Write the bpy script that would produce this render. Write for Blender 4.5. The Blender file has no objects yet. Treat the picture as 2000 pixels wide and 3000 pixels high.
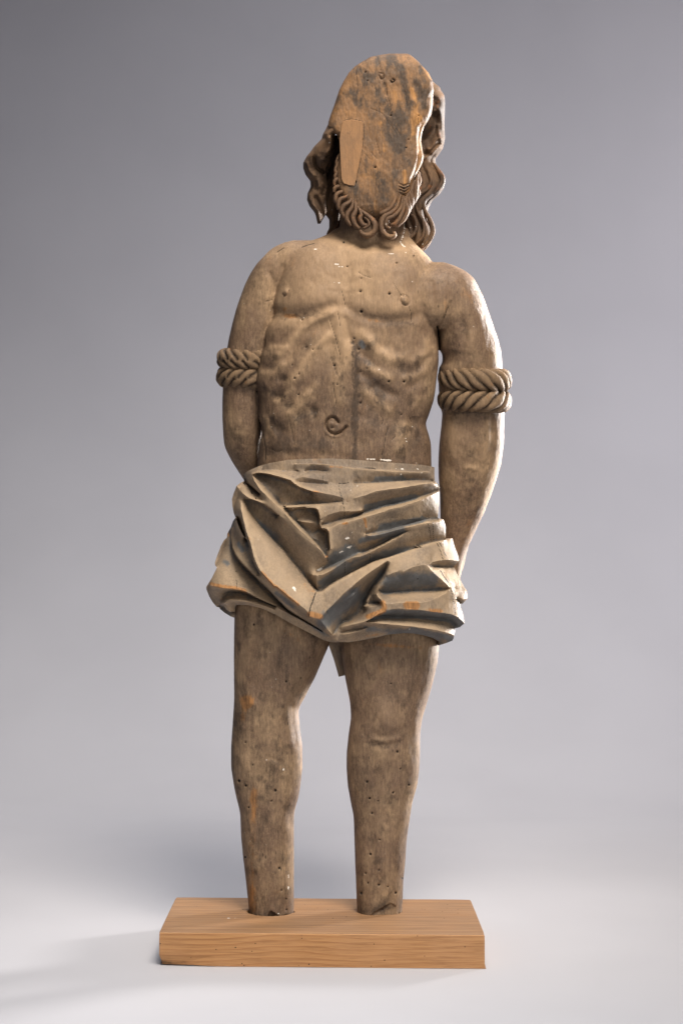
import bpy, bmesh, math, random
import numpy as np
from mathutils import Vector
from mathutils.geometry import delaunay_2d_cdt

# ------------------------------------------------------------------ camera, world, lights
sc = bpy.context.scene
COL = sc.collection
DC = 2.43            # distance camera - axis of the statue
F = 5451.0           # focal length in units of 1/3000 of the frame height
H0 = 0.5624          # camera height
cam_d = bpy.data.cameras.new("camera")
cam_d.sensor_fit = 'VERTICAL'; cam_d.sensor_height = 36.0; cam_d.lens = F / 3000 * 36
cam_d.clip_end = 60
cam = bpy.data.objects.new("camera", cam_d); COL.objects.link(cam)
cam.location = (0, -DC, H0); cam.rotation_euler = (math.radians(90), 0, 0)
sc.camera = cam

w = bpy.data.worlds.new("World"); sc.world = w; w.use_nodes = True
w.node_tree.nodes["Background"].inputs[0].default_value = (0.75, 0.80, 1.0, 1)
w.node_tree.nodes["Background"].inputs[1].default_value = 0.10

def area(name, loc, target, size, power, color=(1, 1, 1), size_y=None, spread=180):
    l = bpy.data.lights.new(name, 'AREA'); l.energy = power; l.color = color
    l.shape = 'RECTANGLE'; l.size = size; l.size_y = size_y or size
    l.spread = math.radians(spread)
    o = bpy.data.objects.new(name, l); COL.objects.link(o); o.location = loc
    o.rotation_euler = (Vector(target) - Vector(loc)).to_track_quat('-Z', 'Y').to_euler()
    return o
area("key_lamp", (0.42, -1.15, 2.25), (0.0, 0.0, 0.62), 0.80, 13.2, (1.0, 0.915, 0.81), spread=75)
area("rim_lamp", (1.40, 0.95, 0.84), (0.0, 0.0, 0.70), 0.26, 13, (1.0, 0.96, 0.93), size_y=0.85, spread=36)
area("fill_lamp", (0.7, -2.6, 0.75), (0.0, 0.0, 0.4), 1.0, 2.6, (1.0, 0.93, 0.85), spread=60)
area("backdrop_lamp", (2.3, 1.0, 1.15), (0.5, 2.2, 1.15), 0.9, 18, (0.99, 0.955, 1.0), spread=120)
area("sweep_lamp", (0.0, 0.60, 2.7), (-0.20, 0.95, 0.1), 1.6, 15.0, (0.94, 0.96, 1.0), spread=100)
area("floor_lamp", (0.0, -1.25, 1.4), (0.0, -0.70, 0.0), 0.5, 2.2, (0.80, 0.90, 1.0), spread=70)
sc.view_settings.view_transform = 'Standard'
sc.view_settings.look = 'None'
sc.view_settings.exposure = 0.0
sc.view_settings.gamma = 1.0

# ------------------------------------------------------------------ helpers
U = DC / F           # metres per picture unit at the axis
def P(px, py, d):
    """world point: px,py measured on the plane of the axis, d = distance towards the viewer in the same unit"""
    px, py, d = np.broadcast_arrays(np.asarray(px, float), np.asarray(py, float), np.asarray(d, float))
    y = -d * U
    k = (DC + y) / F
    return np.stack([(px - 1000) * k, y, H0 + (1500 - np.asarray(py, float)) * k], -1)
def invP(co):
    k = (DC + co[:, 1]) / F
    return co[:, 0] / k + 1000, 1500 - (co[:, 2] - H0) / k, -co[:, 1] / U

def hash3(i, j, k, s):
    n = (i * 374761393 + j * 668265263 + k * 2147483647 + s * 974634777) & 0xffffffff
    n = ((n ^ (n >> 13)) * 1274126177) & 0xffffffff
    n = (n ^ (n >> 16)) & 0xffffffff
    return n / 4294967295.0
def vnoise(x, y, z, s=0):
    xi = np.floor(x).astype(np.int64); yi = np.floor(y).astype(np.int64); zi = np.floor(z).astype(np.int64)
    fx = x - xi; fy = y - yi; fz = z - zi
    fx = fx * fx * (3 - 2 * fx); fy = fy * fy * (3 - 2 * fy); fz = fz * fz * (3 - 2 * fz)
    r = 0
    for a in (0, 1):
        for b in (0, 1):
            for c in (0, 1):
                wt = (fx if a else 1 - fx) * (fy if b else 1 - fy) * (fz if c else 1 - fz)
                r = r + wt * hash3(xi + a, yi + b, zi + c, s)
    return r
def fbm(x, y, z, oct=3, s=0):
    r = 0; a = 0.5; t = 0
    for o in range(oct):
        r = r + a * vnoise(x, y, z, s + o); t += a; a *= 0.5; x = x * 2.03; y = y * 2.03; z = z * 2.03
    return r / t

REG = dict(A=(600, 1340, 6.533), B=(820, 1340, 6.533), C=(1040, 1340, 6.533), D=(1180, 1500, 7.127),
           E=(590, 1600, 6.533), F=(810, 1600, 6.533), G=(1000, 1600, 6.533), H=(1180, 1640, 7.127),
           T1=(740, 860, 5.6), T2=(740, 1100, 5.6), U1=(1000, 900, 5.407), U2=(1000, 1130, 5.407),
           V=(800, 690, 3.4844), K=(850, 120, 3.136), K1=(880, 370, 7.127), K2=(1080, 220, 6.533),
           K3=(1080, 470, 6.533), T=(600, 650, 3.136), R=(1000, 700, 3.0154), L=(650, 1750, 2.412),
           M=(650, 2250, 2.412), W=(0, 0, 0.784), S=(0, 0, 1.0))
def cv(*items):
    """list of measured places: a string switches the sheet, tuples are (u, v[, h])"""
    reg = REG['S']; out = []
    for it in items:
        if isinstance(it, str): reg = REG[it]; continue
        x = reg[0] + it[0] / reg[2]; y = reg[1] + it[1] / reg[2]
        out.append((x, y) + tuple(it[2:]))
    return out

def catmull(pts, step):
    p = np.array(pts, float)
    if len(p) < 3:
        n = max(2, int(np.linalg.norm(p[-1][:2] - p[0][:2]) / step) + 1)
        t = np.linspace(0, 1, n)[:, None]; return p[0] * (1 - t) + p[-1] * t
    q = np.vstack([2 * p[0] - p[1], p, 2 * p[-1] - p[-2]]); out = []
    for i in range(1, len(q) - 2):
        n = max(1, int(np.linalg.norm(q[i + 1][:2] - q[i][:2]) / step))
        for k in range(n):
            t = k / n
            out.append(0.5 * ((2 * q[i]) + (-q[i - 1] + q[i + 1]) * t + (2 * q[i - 1] - 5 * q[i] + 4 * q[i + 1] - q[i + 2]) * t * t
                              + (-q[i - 1] + 3 * q[i] - 3 * q[i + 1] + q[i + 2]) * t ** 3))
    out.append(p[-1])
    return np.array(out)

def make_mesh(name, verts, faces, smooth=True):
    me = bpy.data.meshes.new(name)
    me.from_pydata([tuple(v) for v in verts], [], [tuple(f) for f in faces])
    me.validate(); me.update()
    if smooth: me.polygons.foreach_set('use_smooth', [True] * len(me.polygons))
    return me
def link(name, me, parent=None, mat=None):
    o = bpy.data.objects.new(name, me); COL.objects.link(o)
    if parent is not None: o.parent = parent
    if mat is not None: me.materials.append(mat)
    return o
def add_attr(me, name, rgb):
    a = me.attributes.new(name, 'FLOAT_COLOR', 'POINT')
    c = np.ones((len(me.vertices), 4), np.float32); c[:, :3] = rgb
    a.data.foreach_set('color', c.ravel())
def get_co(me):
    co = np.empty(len(me.vertices) * 3, np.float32); me.vertices.foreach_get('co', co); return co.reshape(-1, 3).astype(float)
def get_no(me):
    n = np.empty(len(me.vertices) * 3, np.float32); me.vertices.foreach_get('normal', n); return n.reshape(-1, 3).astype(float)
def set_co(me, co):
    me.vertices.foreach_set('co', co.astype(np.float32).ravel()); me.update()

def poly_dist(px, py, pts):
    d2 = np.full(px.shape, 1e12)
    for (x0, y0), (x1, y1) in zip([p[:2] for p in pts[:-1]], [p[:2] for p in pts[1:]]):
        dx, dy = x1 - x0, y1 - y0; L2 = dx * dx + dy * dy + 1e-9
        t = np.clip(((px - x0) * dx + (py - y0) * dy) / L2, 0, 1)
        d2 = np.minimum(d2, (px - x0 - t * dx) ** 2 + (py - y0 - t * dy) ** 2)
    return np.sqrt(d2)
def strokes(px, py, items):
    """sum of soft strokes (points, half width, amount)"""
    out = np.zeros(px.shape)
    for pts, s, a in items:
        pts = catmull([p[:2] for p in pts], max(4.0, s)) if len(pts) > 2 else pts
        xs = [p[0] for p in pts]; ys = [p[1] for p in pts]; m = 3 * s
        sel = np.where((px > min(xs) - m) & (px < max(xs) + m) & (py > min(ys) - m) & (py < max(ys) + m))[0]
        if len(sel) == 0: continue
        if len(pts) == 1: d = np.hypot(px[sel] - pts[0][0], py[sel] - pts[0][1])
        else: d = poly_dist(px[sel], py[sel], pts)
        out[sel] += a * np.exp(-(d / s) ** 2)
    return out
def blobs(px, py, items):
    """soft ellipses (x, y, rx, ry, angle_deg, amount)"""
    out = np.zeros(px.shape)
    for x, y, rx, ry, ang, a in items:
        c, s = math.cos(math.radians(ang)), math.sin(math.radians(ang))
        dx, dy = px - x, py - y
        out += a * np.exp(-(((dx * c + dy * s) / rx) ** 2 + ((-dx * s + dy * c) / ry) ** 2))
    return out
def in_poly(px, py, poly):
    ins = np.zeros(px.shape, bool); n = len(poly)
    for i in range(n):
        x0, y0 = poly[i][:2]; x1, y1 = poly[(i + 1) % n][:2]
        c = ((y0 > py) != (y1 > py))
        with np.errstate(divide='ignore', invalid='ignore'):
            c &= px < (x1 - x0) * (py - y0) / ((y1 - y0) if y1 != y0 else 1e-9) + x0
        ins ^= c
    return ins

def smooth1(a, k):
    if k < 1: return a
    p = np.concatenate([np.full(k, a[0]) + (a[0] - a[k:0:-1]), a, np.full(k, a[-1]) + (a[-1] - a[-2:-k - 2:-1])])
    ker = np.hanning(2 * k + 3)[1:-1]; ker /= ker.sum()
    return np.convolve(p, ker, 'same')[k:-k]

def row_tube(rows, step=4.0, nseg=72, sm=4, grooves=None, relief=None):
    """closed shell from rows (y, xl, xr, yc, front, back[, exponent]); y downwards, depth towards the viewer"""
    R = np.array([list(r) + ([2.2] if len(r) == 6 else []) for r in rows], float)
    ys = np.arange(R[0, 0], R[-1, 0] + 0.01, step)
    cols = [smooth1(np.interp(ys, R[:, 0], R[:, i]), sm) for i in range(1, 7)]
    V = []; n = len(ys)
    th = np.linspace(0, 2 * np.pi, nseg, endpoint=False)
    for i in range(n):
        xl, xr, yc, fr, bk, ex = [c[i] for c in cols]
        cx, hw = (xl + xr) / 2, (xr - xl) / 2
        c, s = np.cos(th), np.sin(th)
        e = 2.0 / ex
        x = cx + hw * np.sign(c) * np.abs(c) ** e
        d = -yc + np.where(s > 0, fr, bk) * np.sign(s) * np.abs(s) ** e
        yy = np.full(nseg, ys[i])
        if grooves is not None:
            d = d + grooves((x - xl) / max(1, xr - xl), yy) * (s > 0) * np.sqrt(np.clip(s, 0, 1))
        if relief is not None: d = d + relief(x, yy) * (s > 0) * np.sqrt(np.clip(s, 0, 1))
        V.append(P(x, yy, d))
    V = np.concatenate(V); Fc = []
    for i in range(n - 1):
        for j in range(nseg):
            k = (j + 1) % nseg
            Fc.append((i * nseg + j, i * nseg + k, (i + 1) * nseg + k, (i + 1) * nseg + j))
    top = V[:nseg].mean(0); bot = V[-nseg:].mean(0)
    V = np.vstack([V, top, bot]); a = len(V) - 2; b = a + 1
    for j in range(nseg):
        k = (j + 1) % nseg
        Fc.append((a, k, j)); Fc.append((b, (n - 1) * nseg + j, (n - 1) * nseg + k))
    return V, Fc

def sweep(pts, radii, nseg=14, step=3.0, flat=1.0, ridge=0.0):
    """tube along picture-space path of (x, y, d); radii per control point"""
    c = np.array([list(p) + [r] for p, r in zip(pts, radii)], float)
    c = catmull(c, step)
    n = len(c); pos = P(c[:, 0], c[:, 1], c[:, 2]); rad = c[:, 3] * U
    tan = np.gradient(pos, axis=0); tan /= np.linalg.norm(tan, axis=1)[:, None] + 1e-12
    view = np.array([0, -1.0, 0]); V = []
    for i in range(n):
        s = np.cross(tan[i], view); s /= np.linalg.norm(s) + 1e-9
        u = np.cross(s, tan[i]); u /= np.linalg.norm(u) + 1e-9
        for j in range(nseg):
            a = 2 * math.pi * j / nseg
            rr = rad[i] * (1 + ridge * max(0, math.sin(a)) ** 6)
            V.append(pos[i] + rr * (math.cos(a) * s + flat * math.sin(a) * u))
    Fc = []
    for i in range(n - 1):
        for j in range(nseg):
            k = (j + 1) % nseg
            Fc.append((i * nseg + j, i * nseg + k, (i + 1) * nseg + k, (i + 1) * nseg + j))
    V = np.array(V); V = np.vstack([V, pos[0], pos[-1]]); a = len(V) - 2
    for j in range(nseg):
        k = (j + 1) % nseg
        Fc.append((a, k, j)); Fc.append((a + 1, (n - 1) * nseg + j, (n - 1) * nseg + k))
    return V, Fc
def join(parts):
    V = []; Fc = []; o = 0
    for v, f in parts:
        V.append(v); Fc += [tuple(i + o for i in q) for q in f]; o += len(v)
    return np.concatenate(V), Fc

def fix_normals(me):
    bm = bmesh.new(); bm.from_mesh(me); bmesh.ops.recalc_face_normals(bm, faces=bm.faces); bm.to_mesh(me); bm.free(); me.update()

def remeshed(name, me, voxel, smooth_it=4, factor=0.5):
    o = bpy.data.objects.new("tmp", me); COL.objects.link(o)
    m = o.modifiers.new("r", 'REMESH'); m.mode = 'VOXEL'; m.voxel_size = voxel; m.use_smooth_shade = True
    if smooth_it:
        s = o.modifiers.new("s", 'SMOOTH'); s.iterations = smooth_it; s.factor = factor
    dg = bpy.context.evaluated_depsgraph_get()
    out = bpy.data.meshes.new_from_object(o.evaluated_get(dg))
    out.name = name
    bpy.data.objects.remove(o); bpy.data.meshes.remove(me)
    out.polygons.foreach_set('use_smooth', [True] * len(out.polygons))
    return out

# ------------------------------------------------------------------ materials
def new_mat(name):
    m = bpy.data.materials.new(name); m.use_nodes = True
    nt = m.node_tree; nt.nodes.clear()
    out = nt.nodes.new('ShaderNodeOutputMaterial'); b = nt.nodes.new('ShaderNodeBsdfPrincipled')
    nt.links.new(b.outputs[0], out.inputs[0])
    return m, nt, b
class N:
    def __init__(s, nt): s.nt = nt
    def val(s, sock, v):
        if hasattr(v, 'links') or isinstance(v, bpy.types.NodeSocket): s.nt.links.new(v, sock)
        else: sock.default_value = v
    def coord(s, scale=(1, 1, 1), which='Object', rot=(0, 0, 0)):
        t = s.nt.nodes.new('ShaderNodeTexCoord'); m = s.nt.nodes.new('ShaderNodeMapping')
        m.inputs['Scale'].default_value = scale; m.inputs['Rotation'].default_value = rot
        s.nt.links.new(t.outputs[which], m.inputs[0]); return m.outputs[0]
    def noise(s, vec, scale, detail=4, rough=0.55, dist=0.0, out='Fac'):
        n = s.nt.nodes.new('ShaderNodeTexNoise'); s.nt.links.new(vec, n.inputs['Vector'])
        n.inputs['Scale'].default_value = scale; n.inputs['Detail'].default_value = detail
        n.inputs['Roughness'].default_value = rough; n.inputs['Distortion'].default_value = dist
        return n.outputs[out]
    def voronoi(s, vec, scale, feature='F1', out='Distance', rnd=1.0):
        n = s.nt.nodes.new('ShaderNodeTexVoronoi'); n.feature = feature; s.nt.links.new(vec, n.inputs['Vector'])
        n.inputs['Scale'].default_value = scale; n.inputs['Randomness'].default_value = rnd
        return n.outputs[out]
    def ramp(s, v, a, b, lo=0.0, hi=1.0, smooth=True):
        n = s.nt.nodes.new('ShaderNodeMapRange'); n.interpolation_type = 'SMOOTHSTEP' if smooth else 'LINEAR'
        s.val(n.inputs[0], v); n.inputs[1].default_value = a; n.inputs[2].default_value = b
        n.inputs[3].default_value = lo; n.inputs[4].default_value = hi; return n.outputs[0]
    def math(s, op, a, b=0.0, c=0.0):
        n = s.nt.nodes.new('ShaderNodeMath'); n.operation = op
        s.val(n.inputs[0], a); s.val(n.inputs[1], b); s.val(n.inputs[2], c); return n.outputs[0]
    def mix(s, f, a, b, blend='MIX'):
        n = s.nt.nodes.new('ShaderNodeMix'); n.data_type = 'RGBA'; n.blend_type = blend
        s.val(n.inputs[0], f)
        for k, v in ((6, a), (7, b)):
            if isinstance(v, tuple): n.inputs[k].default_value = v if len(v) == 4 else v + (1,)
            else: s.nt.links.new(v, n.inputs[k])
        return n.outputs[2]
    def attr(s, name):
        n = s.nt.nodes.new('ShaderNodeAttribute'); n.attribute_name = name
        q = s.nt.nodes.new('ShaderNodeSeparateColor'); s.nt.links.new(n.outputs['Color'], q.inputs[0])
        return q.outputs[0], q.outputs[1], q.outputs[2]
    def bump(s, h, strength, dist, normal=None):
        n = s.nt.nodes.new('ShaderNodeBump'); n.inputs['Strength'].default_value = strength
        n.inputs['Distance'].default_value = dist; s.nt.links.new(h, n.inputs['Height'])
        if normal is not None: s.nt.links.new(normal, n.inputs['Normal'])
        return n.outputs[0]

def old_wood(name, tan, brown, dark, orange, mott=(0.42, 0.62), spots=0.5, grain_rot=(0, 0, 0), blue=(0.078, 0.086, 0.092), rough=0.62, grain_amt=0.35, specks=0.5):
    m, nt, b = new_mat(name); n = N(nt)
    c = n.coord(); g = n.coord((1, 1, 0.10), rot=grain_rot); g2 = n.coord((1, 1, 0.45), rot=grain_rot)
    big = n.noise(c, 14, 5, 0.6, 0.3); mid = n.noise(g2, 60, 5, 0.65, 0.2)
    fine = n.noise(g, 420, 3, 0.6); fine2 = n.noise(c, 900, 2, 0.6)
    mixf = n.math('ADD', n.math('MULTIPLY', big, 0.70), n.math('MULTIPLY', mid, 0.30))
    col = n.mix(n.ramp(mixf, mott[0], mott[1]), brown, tan)
    # fine grain colour
    gr = n.ramp(fine, 0.38, 0.60)
    med = n.noise(n.coord((1, 1, 0.3), rot=grain_rot), 520, 4, 0.75)
    col = n.mix(n.ramp(med, 0.44, 0.62, 0, 0.32), col, n.mix(0.6, brown, dark))
    col = n.mix(n.ramp(med, 0.50, 0.36, 0, 0.30), col, tan)
    col = n.mix(n.math('MULTIPLY', gr, grain_amt), col, n.mix(0.55, col, dark), 'MIX')
    col = n.mix(n.ramp(fine2, 0.52, 0.75, 0, 0.30), col, tan)
    # warm rubbed patches
    wp = n.ramp(n.noise(g2, 38, 5, 0.7, 0.4), 0.60, 0.75, 0, 0.35)
    col = n.mix(wp, col, orange)
    # dark flecks (elongated) and pinpricks
    fl = n.ramp(n.voronoi(g2, 150), 0.10, 0.22, 1, 0)
    flm = n.ramp(n.noise(c, 22, 3, 0.5), 0.5, 0.66)
    col = n.mix(n.math('MULTIPLY', n.math('MULTIPLY', fl, flm), spots), col, dark)
    dk, orr, wh = n.attr('marks'); bl, pale, pit = n.attr('marks2')
    nz = n.noise(g2, 160, 5, 0.75)
    def soft(mask, lo=0.25, hi=0.62, amt=1.0):
        return n.ramp(n.math('ADD', mask, n.math('MULTIPLY', n.math('SUBTRACT', nz, 0.5), 0.9)), lo, hi, 0, amt)
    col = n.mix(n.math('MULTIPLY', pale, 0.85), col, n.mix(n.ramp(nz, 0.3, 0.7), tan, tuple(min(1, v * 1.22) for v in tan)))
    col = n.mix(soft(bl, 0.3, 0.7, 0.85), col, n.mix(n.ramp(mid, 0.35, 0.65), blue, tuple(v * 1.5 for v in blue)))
    col = n.mix(soft(orr, 0.3, 0.6, 0.92), col, n.mix(n.ramp(n.noise(g, 300, 4, 0.7), 0.35, 0.65), tuple(v * 0.55 for v in orange), orange))
    nf = n.noise(g2, 420, 4, 0.8)
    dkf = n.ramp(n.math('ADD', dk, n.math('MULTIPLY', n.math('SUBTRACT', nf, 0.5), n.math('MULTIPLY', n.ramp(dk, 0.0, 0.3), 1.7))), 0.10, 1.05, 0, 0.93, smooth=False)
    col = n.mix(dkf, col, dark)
    sp = n.ramp(n.voronoi(c, 70), 0.035, 0.055, 1, 0)
    spm = n.ramp(n.noise(c, 9, 2, 0.5), 0.56, 0.64)
    col = n.mix(n.math('MULTIPLY', n.math('MULTIPLY', sp, spm), specks), col, (0.60, 0.55, 0.48))
    col = n.mix(n.ramp(n.math('ADD', n.math('MULTIPLY', wh, 0.8), n.math('MULTIPLY', n.math('SUBTRACT', n.noise(c, 330, 4, 0.7), 0.5), 1.9)), 0.52, 0.66, 0, 0.95), col, (0.72, 0.67, 0.60))
    col = n.mix(n.ramp(pit, 0.3, 0.7, 0, 0.97), col, (0.012, 0.008, 0.005))
    nt.links.new(col, b.inputs['Base Color'])
    b.inputs['Roughness'].default_value = rough
    h_med = med
    rr = n.ramp(big, 0.3, 0.7, rough - 0.08, rough + 0.12); nt.links.new(rr, b.inputs['Roughness'])
    b.inputs['Specular IOR Level'].default_value = 0.28
    h = n.math('ADD', n.math('ADD', n.math('MULTIPLY', fine, 0.4), n.math('MULTIPLY', med, -0.5)), n.math('ADD', n.math('MULTIPLY', n.noise(c, 260, 4, 0.6), 0.35), n.math('MULTIPLY', n.noise(g2, 35, 3, 0.5), 1.2)))
    nt.links.new(n.bump(h, 0.55, 0.0011), b.inputs['Normal'])
    return m

TAN = (0.335, 0.224, 0.130); BRN = (0.160, 0.100, 0.063); DRK = (0.045, 0.029, 0.019); ORG = (0.36, 0.17, 0.06)
M_body = old_wood("weathered_limewood", TAN, BRN, DRK, ORG, spots=0.8, mott=(0.43, 0.66), grain_amt=0.5)
M_cloth = old_wood("painted_drapery_wood", (0.315, 0.228, 0.145), (0.175, 0.132, 0.096), (0.05, 0.037, 0.028), (0.42, 0.20, 0.07), spots=0.3, mott=(0.40, 0.60), grain_amt=0.18)
M_hair = old_wood("dark_hair_wood", (0.15, 0.088, 0.048), (0.062, 0.039, 0.026), (0.02, 0.013, 0.009), (0.19, 0.08, 0.033), spots=0.4, mott=(0.45, 0.65), rough=0.72)
M_beard = old_wood("beard_wood", (0.25, 0.145, 0.075), (0.11, 0.064, 0.038), (0.03, 0.018, 0.012), (0.28, 0.125, 0.05), spots=0.4, mott=(0.42, 0.62), rough=0.7)
M_rope = old_wood("rope_wood", (0.21, 0.137, 0.078), (0.095, 0.060, 0.036), (0.02, 0.013, 0.008), (0.30, 0.12, 0.04), spots=0.3, mott=(0.45, 0.65), rough=0.72)
M_cut = old_wood("cut_face_wood", (0.285, 0.152, 0.068), (0.140, 0.082, 0.045), (0.050, 0.037, 0.028), (0.40, 0.20, 0.07), spots=0.7, mott=(0.42, 0.62), blue=(0.075, 0.065, 0.055), grain_amt=0.5)

# ------------------------------------------------------------------ the statue
statue = bpy.data.objects.new("statue", None); COL.objects.link(statue)
statue.location = (0, 0, 0)
statue["label"] = "weathered carved wooden figure with sliced off face, roped arms and folded loincloth"
statue["category"] = "statue"

# ---- body
torso = [(668, 985, 1195, 10, 40, 60), (690, 955, 1200, 8, 58, 70), (704, 915, 1208, 6, 68, 76), (715, 878, 1218, 4, 76, 84), (730, 855, 1232, 0, 86, 92), (760, 838, 1262, 0, 99, 105),
         (800, 822, 1280, 0, 108, 112), (850, 807, 1282, 0, 114, 118), (892, 799, 1282, 0, 116, 120), (918, 805, 1277, 0, 114, 120),
         (937, 797, 1278, 0, 112, 120), (959, 781, 1279, 0, 111, 120), (985, 775, 1281, 0, 111, 120), (1017, 775, 1283, 0, 110, 118),
         (1036, 763, 1284, 0, 110, 118), (1065, 759, 1284, 0, 109, 116), (1087, 753, 1281, 0, 108, 115), (1119, 747, 1277, 0, 106, 112),
         (1147, 756, 1274, 0, 105, 110), (1173, 761, 1270, 0, 103, 108), (1218, 757, 1255, 0, 101, 104), (1240, 764, 1246, 0, 100, 102),
         (1250, 766, 1248, 0, 100, 102), (1275, 767, 1256, 0, 100, 102), (1300, 760, 1262, 0, 100, 105), (1357, 754, 1263, 0, 102, 110),
         (1420, 752, 1264, 0, 104, 118), (1500, 745, 1265, 0, 105, 120), (1600, 735, 1275, 0, 105, 120), (1700, 715, 1285, 0, 102, 120), (1790, 705, 1282, 0, 95, 110), (1815, 740, 1250, 0, 70, 80)]
torso = [r + (2.5,) for r in torso]
neck = [(540, 990, 1190, 15, 70, 70), (600, 995, 1190, 12, 72, 74), (640, 996, 1186, 10, 72, 76), (675, 994, 1184, 8, 74, 78), (700, 985, 1190, 6, 74, 80), (730, 965, 1200, 6, 72, 80)]
armL = [(704, 858, 950, 18, 20, 30), (709, 832, 950, 20, 36, 40), (719, 811, 945, 22, 48, 52), (732, 790, 925, 24, 56, 60), (752, 772, 900, 26, 62, 66), (771, 753, 880, 28, 66, 70),
        (800, 734, 862, 30, 68, 74), (832, 718, 845, 32, 68, 76), (867, 705, 832, 34, 68, 76), (905, 692, 822, 36, 67, 76), (950, 680, 812, 38, 66, 74),
        (994, 670, 802, 42, 64, 72), (1030, 664, 795, 46, 64, 70), (1079, 657, 787, 50, 62, 68), (1131, 653, 780, 56, 62, 66), (1176, 651.5, 778, 62, 62, 66),
        (1224, 651.5, 776, 70, 64, 66), (1272, 654, 774, 80, 66, 66), (1304, 657, 774, 90, 66, 64), (1323, 664, 776, 96, 64, 62), (1358, 683, 782, 108, 60, 58),
        (1390, 704, 796, 120, 56, 54), (1430, 730, 822, 136, 52, 50), (1500, 780, 870, 165, 46, 44), (1560, 830, 915, 185, 36, 36)]
armR = [(768, 1240, 1300, 4, 24, 50), (772, 1225, 1315, 5, 44, 56), (781, 1215, 1338, 6, 62, 66), (790, 1212, 1358, 8, 74, 74), (803, 1212, 1375, 10, 84, 80), (819, 1216, 1391, 12, 90, 84), (843, 1225, 1402, 14, 94, 88),
        (869, 1240, 1415, 16, 94, 88), (906, 1256, 1428, 18, 93, 88), (930, 1268, 1436, 20, 92, 88), (952, 1278, 1444, 22, 90, 86), (965, 1283, 1448, 23, 89, 86), (992, 1284, 1458, 26, 87, 86), (1026, 1284, 1466, 30, 84, 84), (1034, 1295, 1468, 32, 82, 82), (1066, 1295, 1470, 36, 80, 80), (1076, 1284, 1471, 38, 79, 80), (1090, 1284, 1471.5, 40, 78, 80), (1140, 1284, 1475, 46, 76, 78), (1196, 1288, 1477, 53, 73, 76), (1206, 1295, 1477.5, 54, 72, 76), (1247, 1292, 1475.5, 60, 72, 76),
        (1297, 1286, 1475, 68, 74, 76), (1330, 1284, 1471, 76, 74, 76), (1363, 1283, 1466, 84, 72, 74), (1403, 1284, 1454, 92, 70, 72), (1450, 1288, 1438, 102, 66, 68),
        (1505, 1289, 1416, 114, 60, 62), (1538, 1289, 1400, 122, 56, 58), (1570, 1290, 1385, 130, 52, 54), (1610, 1294, 1367, 140, 46, 48), (1650, 1300, 1355, 150, 40, 42), (1695, 1308, 1347, 160, 32, 34), (1735, 1316, 1338, 168, 24, 26)]
legL = [(1730, 690, 1000, 0, 92, 110), (1791, 687, 992, 0, 90, 108), (1840, 686, 983, 0, 88, 104), (1878, 685.5, 969, 0, 86, 100), (1924, 685, 948.5, 0, 84, 96), (1982, 685.5, 924, 0, 82, 92), (2030, 686, 899, 0, 80, 88),
        (2049, 686, 890, 2, 80, 86), (2069, 685, 877, 4, 80, 85), (2082, 684, 874, 4, 80, 85), (2131, 681, 878, 4, 77, 90), (2185, 677, 886, 4, 74, 98), (2248, 677, 886, 6, 72, 102),
        (2301, 685, 880, 8, 70, 98), (2333, 691.5, 875, 8, 68, 92), (2370, 701, 864, 8, 66, 84), (2387, 704, 861, 8, 65, 80), (2449, 706, 861, 8, 62, 70), (2511, 712, 861, 8, 60, 62), (2582, 720.5, 861, 6, 58, 58),
        (2644, 727, 861, 4, 57, 56), (2696, 731, 861, 2, 57, 55), (2712, 732, 860, 2, 56, 54)]
legR = [(1730, 995, 1290, 0, 92, 110), (1800, 997, 1290, 0, 92, 108), (1883, 998, 1286, 0, 90, 104), (1937, 1003, 1282, 0, 88, 100), (1999, 1013, 1268, 0, 86, 94), (2057, 1025, 1251, 0, 86, 88),
        (2102, 1028, 1237, 0, 86, 86), (2148, 1021, 1230, 0, 84, 90), (2206, 1015, 1230, 2, 78, 98), (2248, 1014.5, 1228.5, 4, 75, 104), (2300, 1018, 1222, 6, 72, 102), (2350, 1027, 1207, 6, 68, 92),
        (2391, 1035.5, 1201, 6, 66, 84), (2457, 1037.6, 1191, 6, 64, 72), (2520, 1039.5, 1187, 4, 62, 64), (2582, 1042, 1181, 2, 61, 60), (2644, 1044.5, 1178.6, 0, 60, 58), (2700, 1047, 1177, -6, 60, 58), (2722, 1048, 1176, -6, 58, 56)]
bridgeR = [(779, 1200, 1325, 0, 36, 50), (790, 1185, 1350, 0, 66, 60), (810, 1170, 1365, 0, 82, 70), (850, 1160, 1375, 0, 90, 80), (890, 1170, 1368, 0, 88, 80), (920, 1190, 1350, 0, 80, 80), (945, 1215, 1330, 0, 66, 70), (966, 1250, 1310, 0, 44, 50)]
bridgeL = [(709, 835, 965, 6, 30, 40), (722, 812, 950, 8, 48, 50), (745, 795, 930, 12, 58, 60), (770, 785, 900, 16, 58, 60), (800, 780, 870, 22, 50, 40), (820, 780, 840, 26, 30, 30)]
parts = [row_tube(r, 4, 64, 3) for r in (bridgeR, bridgeL)] + [row_tube(r, 4, 88, 3) for r in (torso, neck)] + [row_tube(r, 4, 64, 3) for r in (armL, armR)] + [row_tube(r, 5, 64, 3) for r in (legL, legR)]
parts.append(sweep([(1336, 1600, -148), (1318, 1680, -170), (1262, 1738, -196), (1180, 1758, -208)], [36, 30, 27, 24], 24, 6))
parts.append(sweep([(850, 1520, -178), (915, 1620, -202), (1010, 1700, -214), (1110, 1750, -214)], [38, 32, 27, 26], 24, 6))
V, Fc = join(parts)
me = make_mesh("body", V, Fc); fix_normals(me)
me = remeshed("body", me, 0.00125, 10, 0.5)
print('body verts', len(me.vertices))
co = get_co(me); no = get_no(me); px, py, dd = invP(co)
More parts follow.
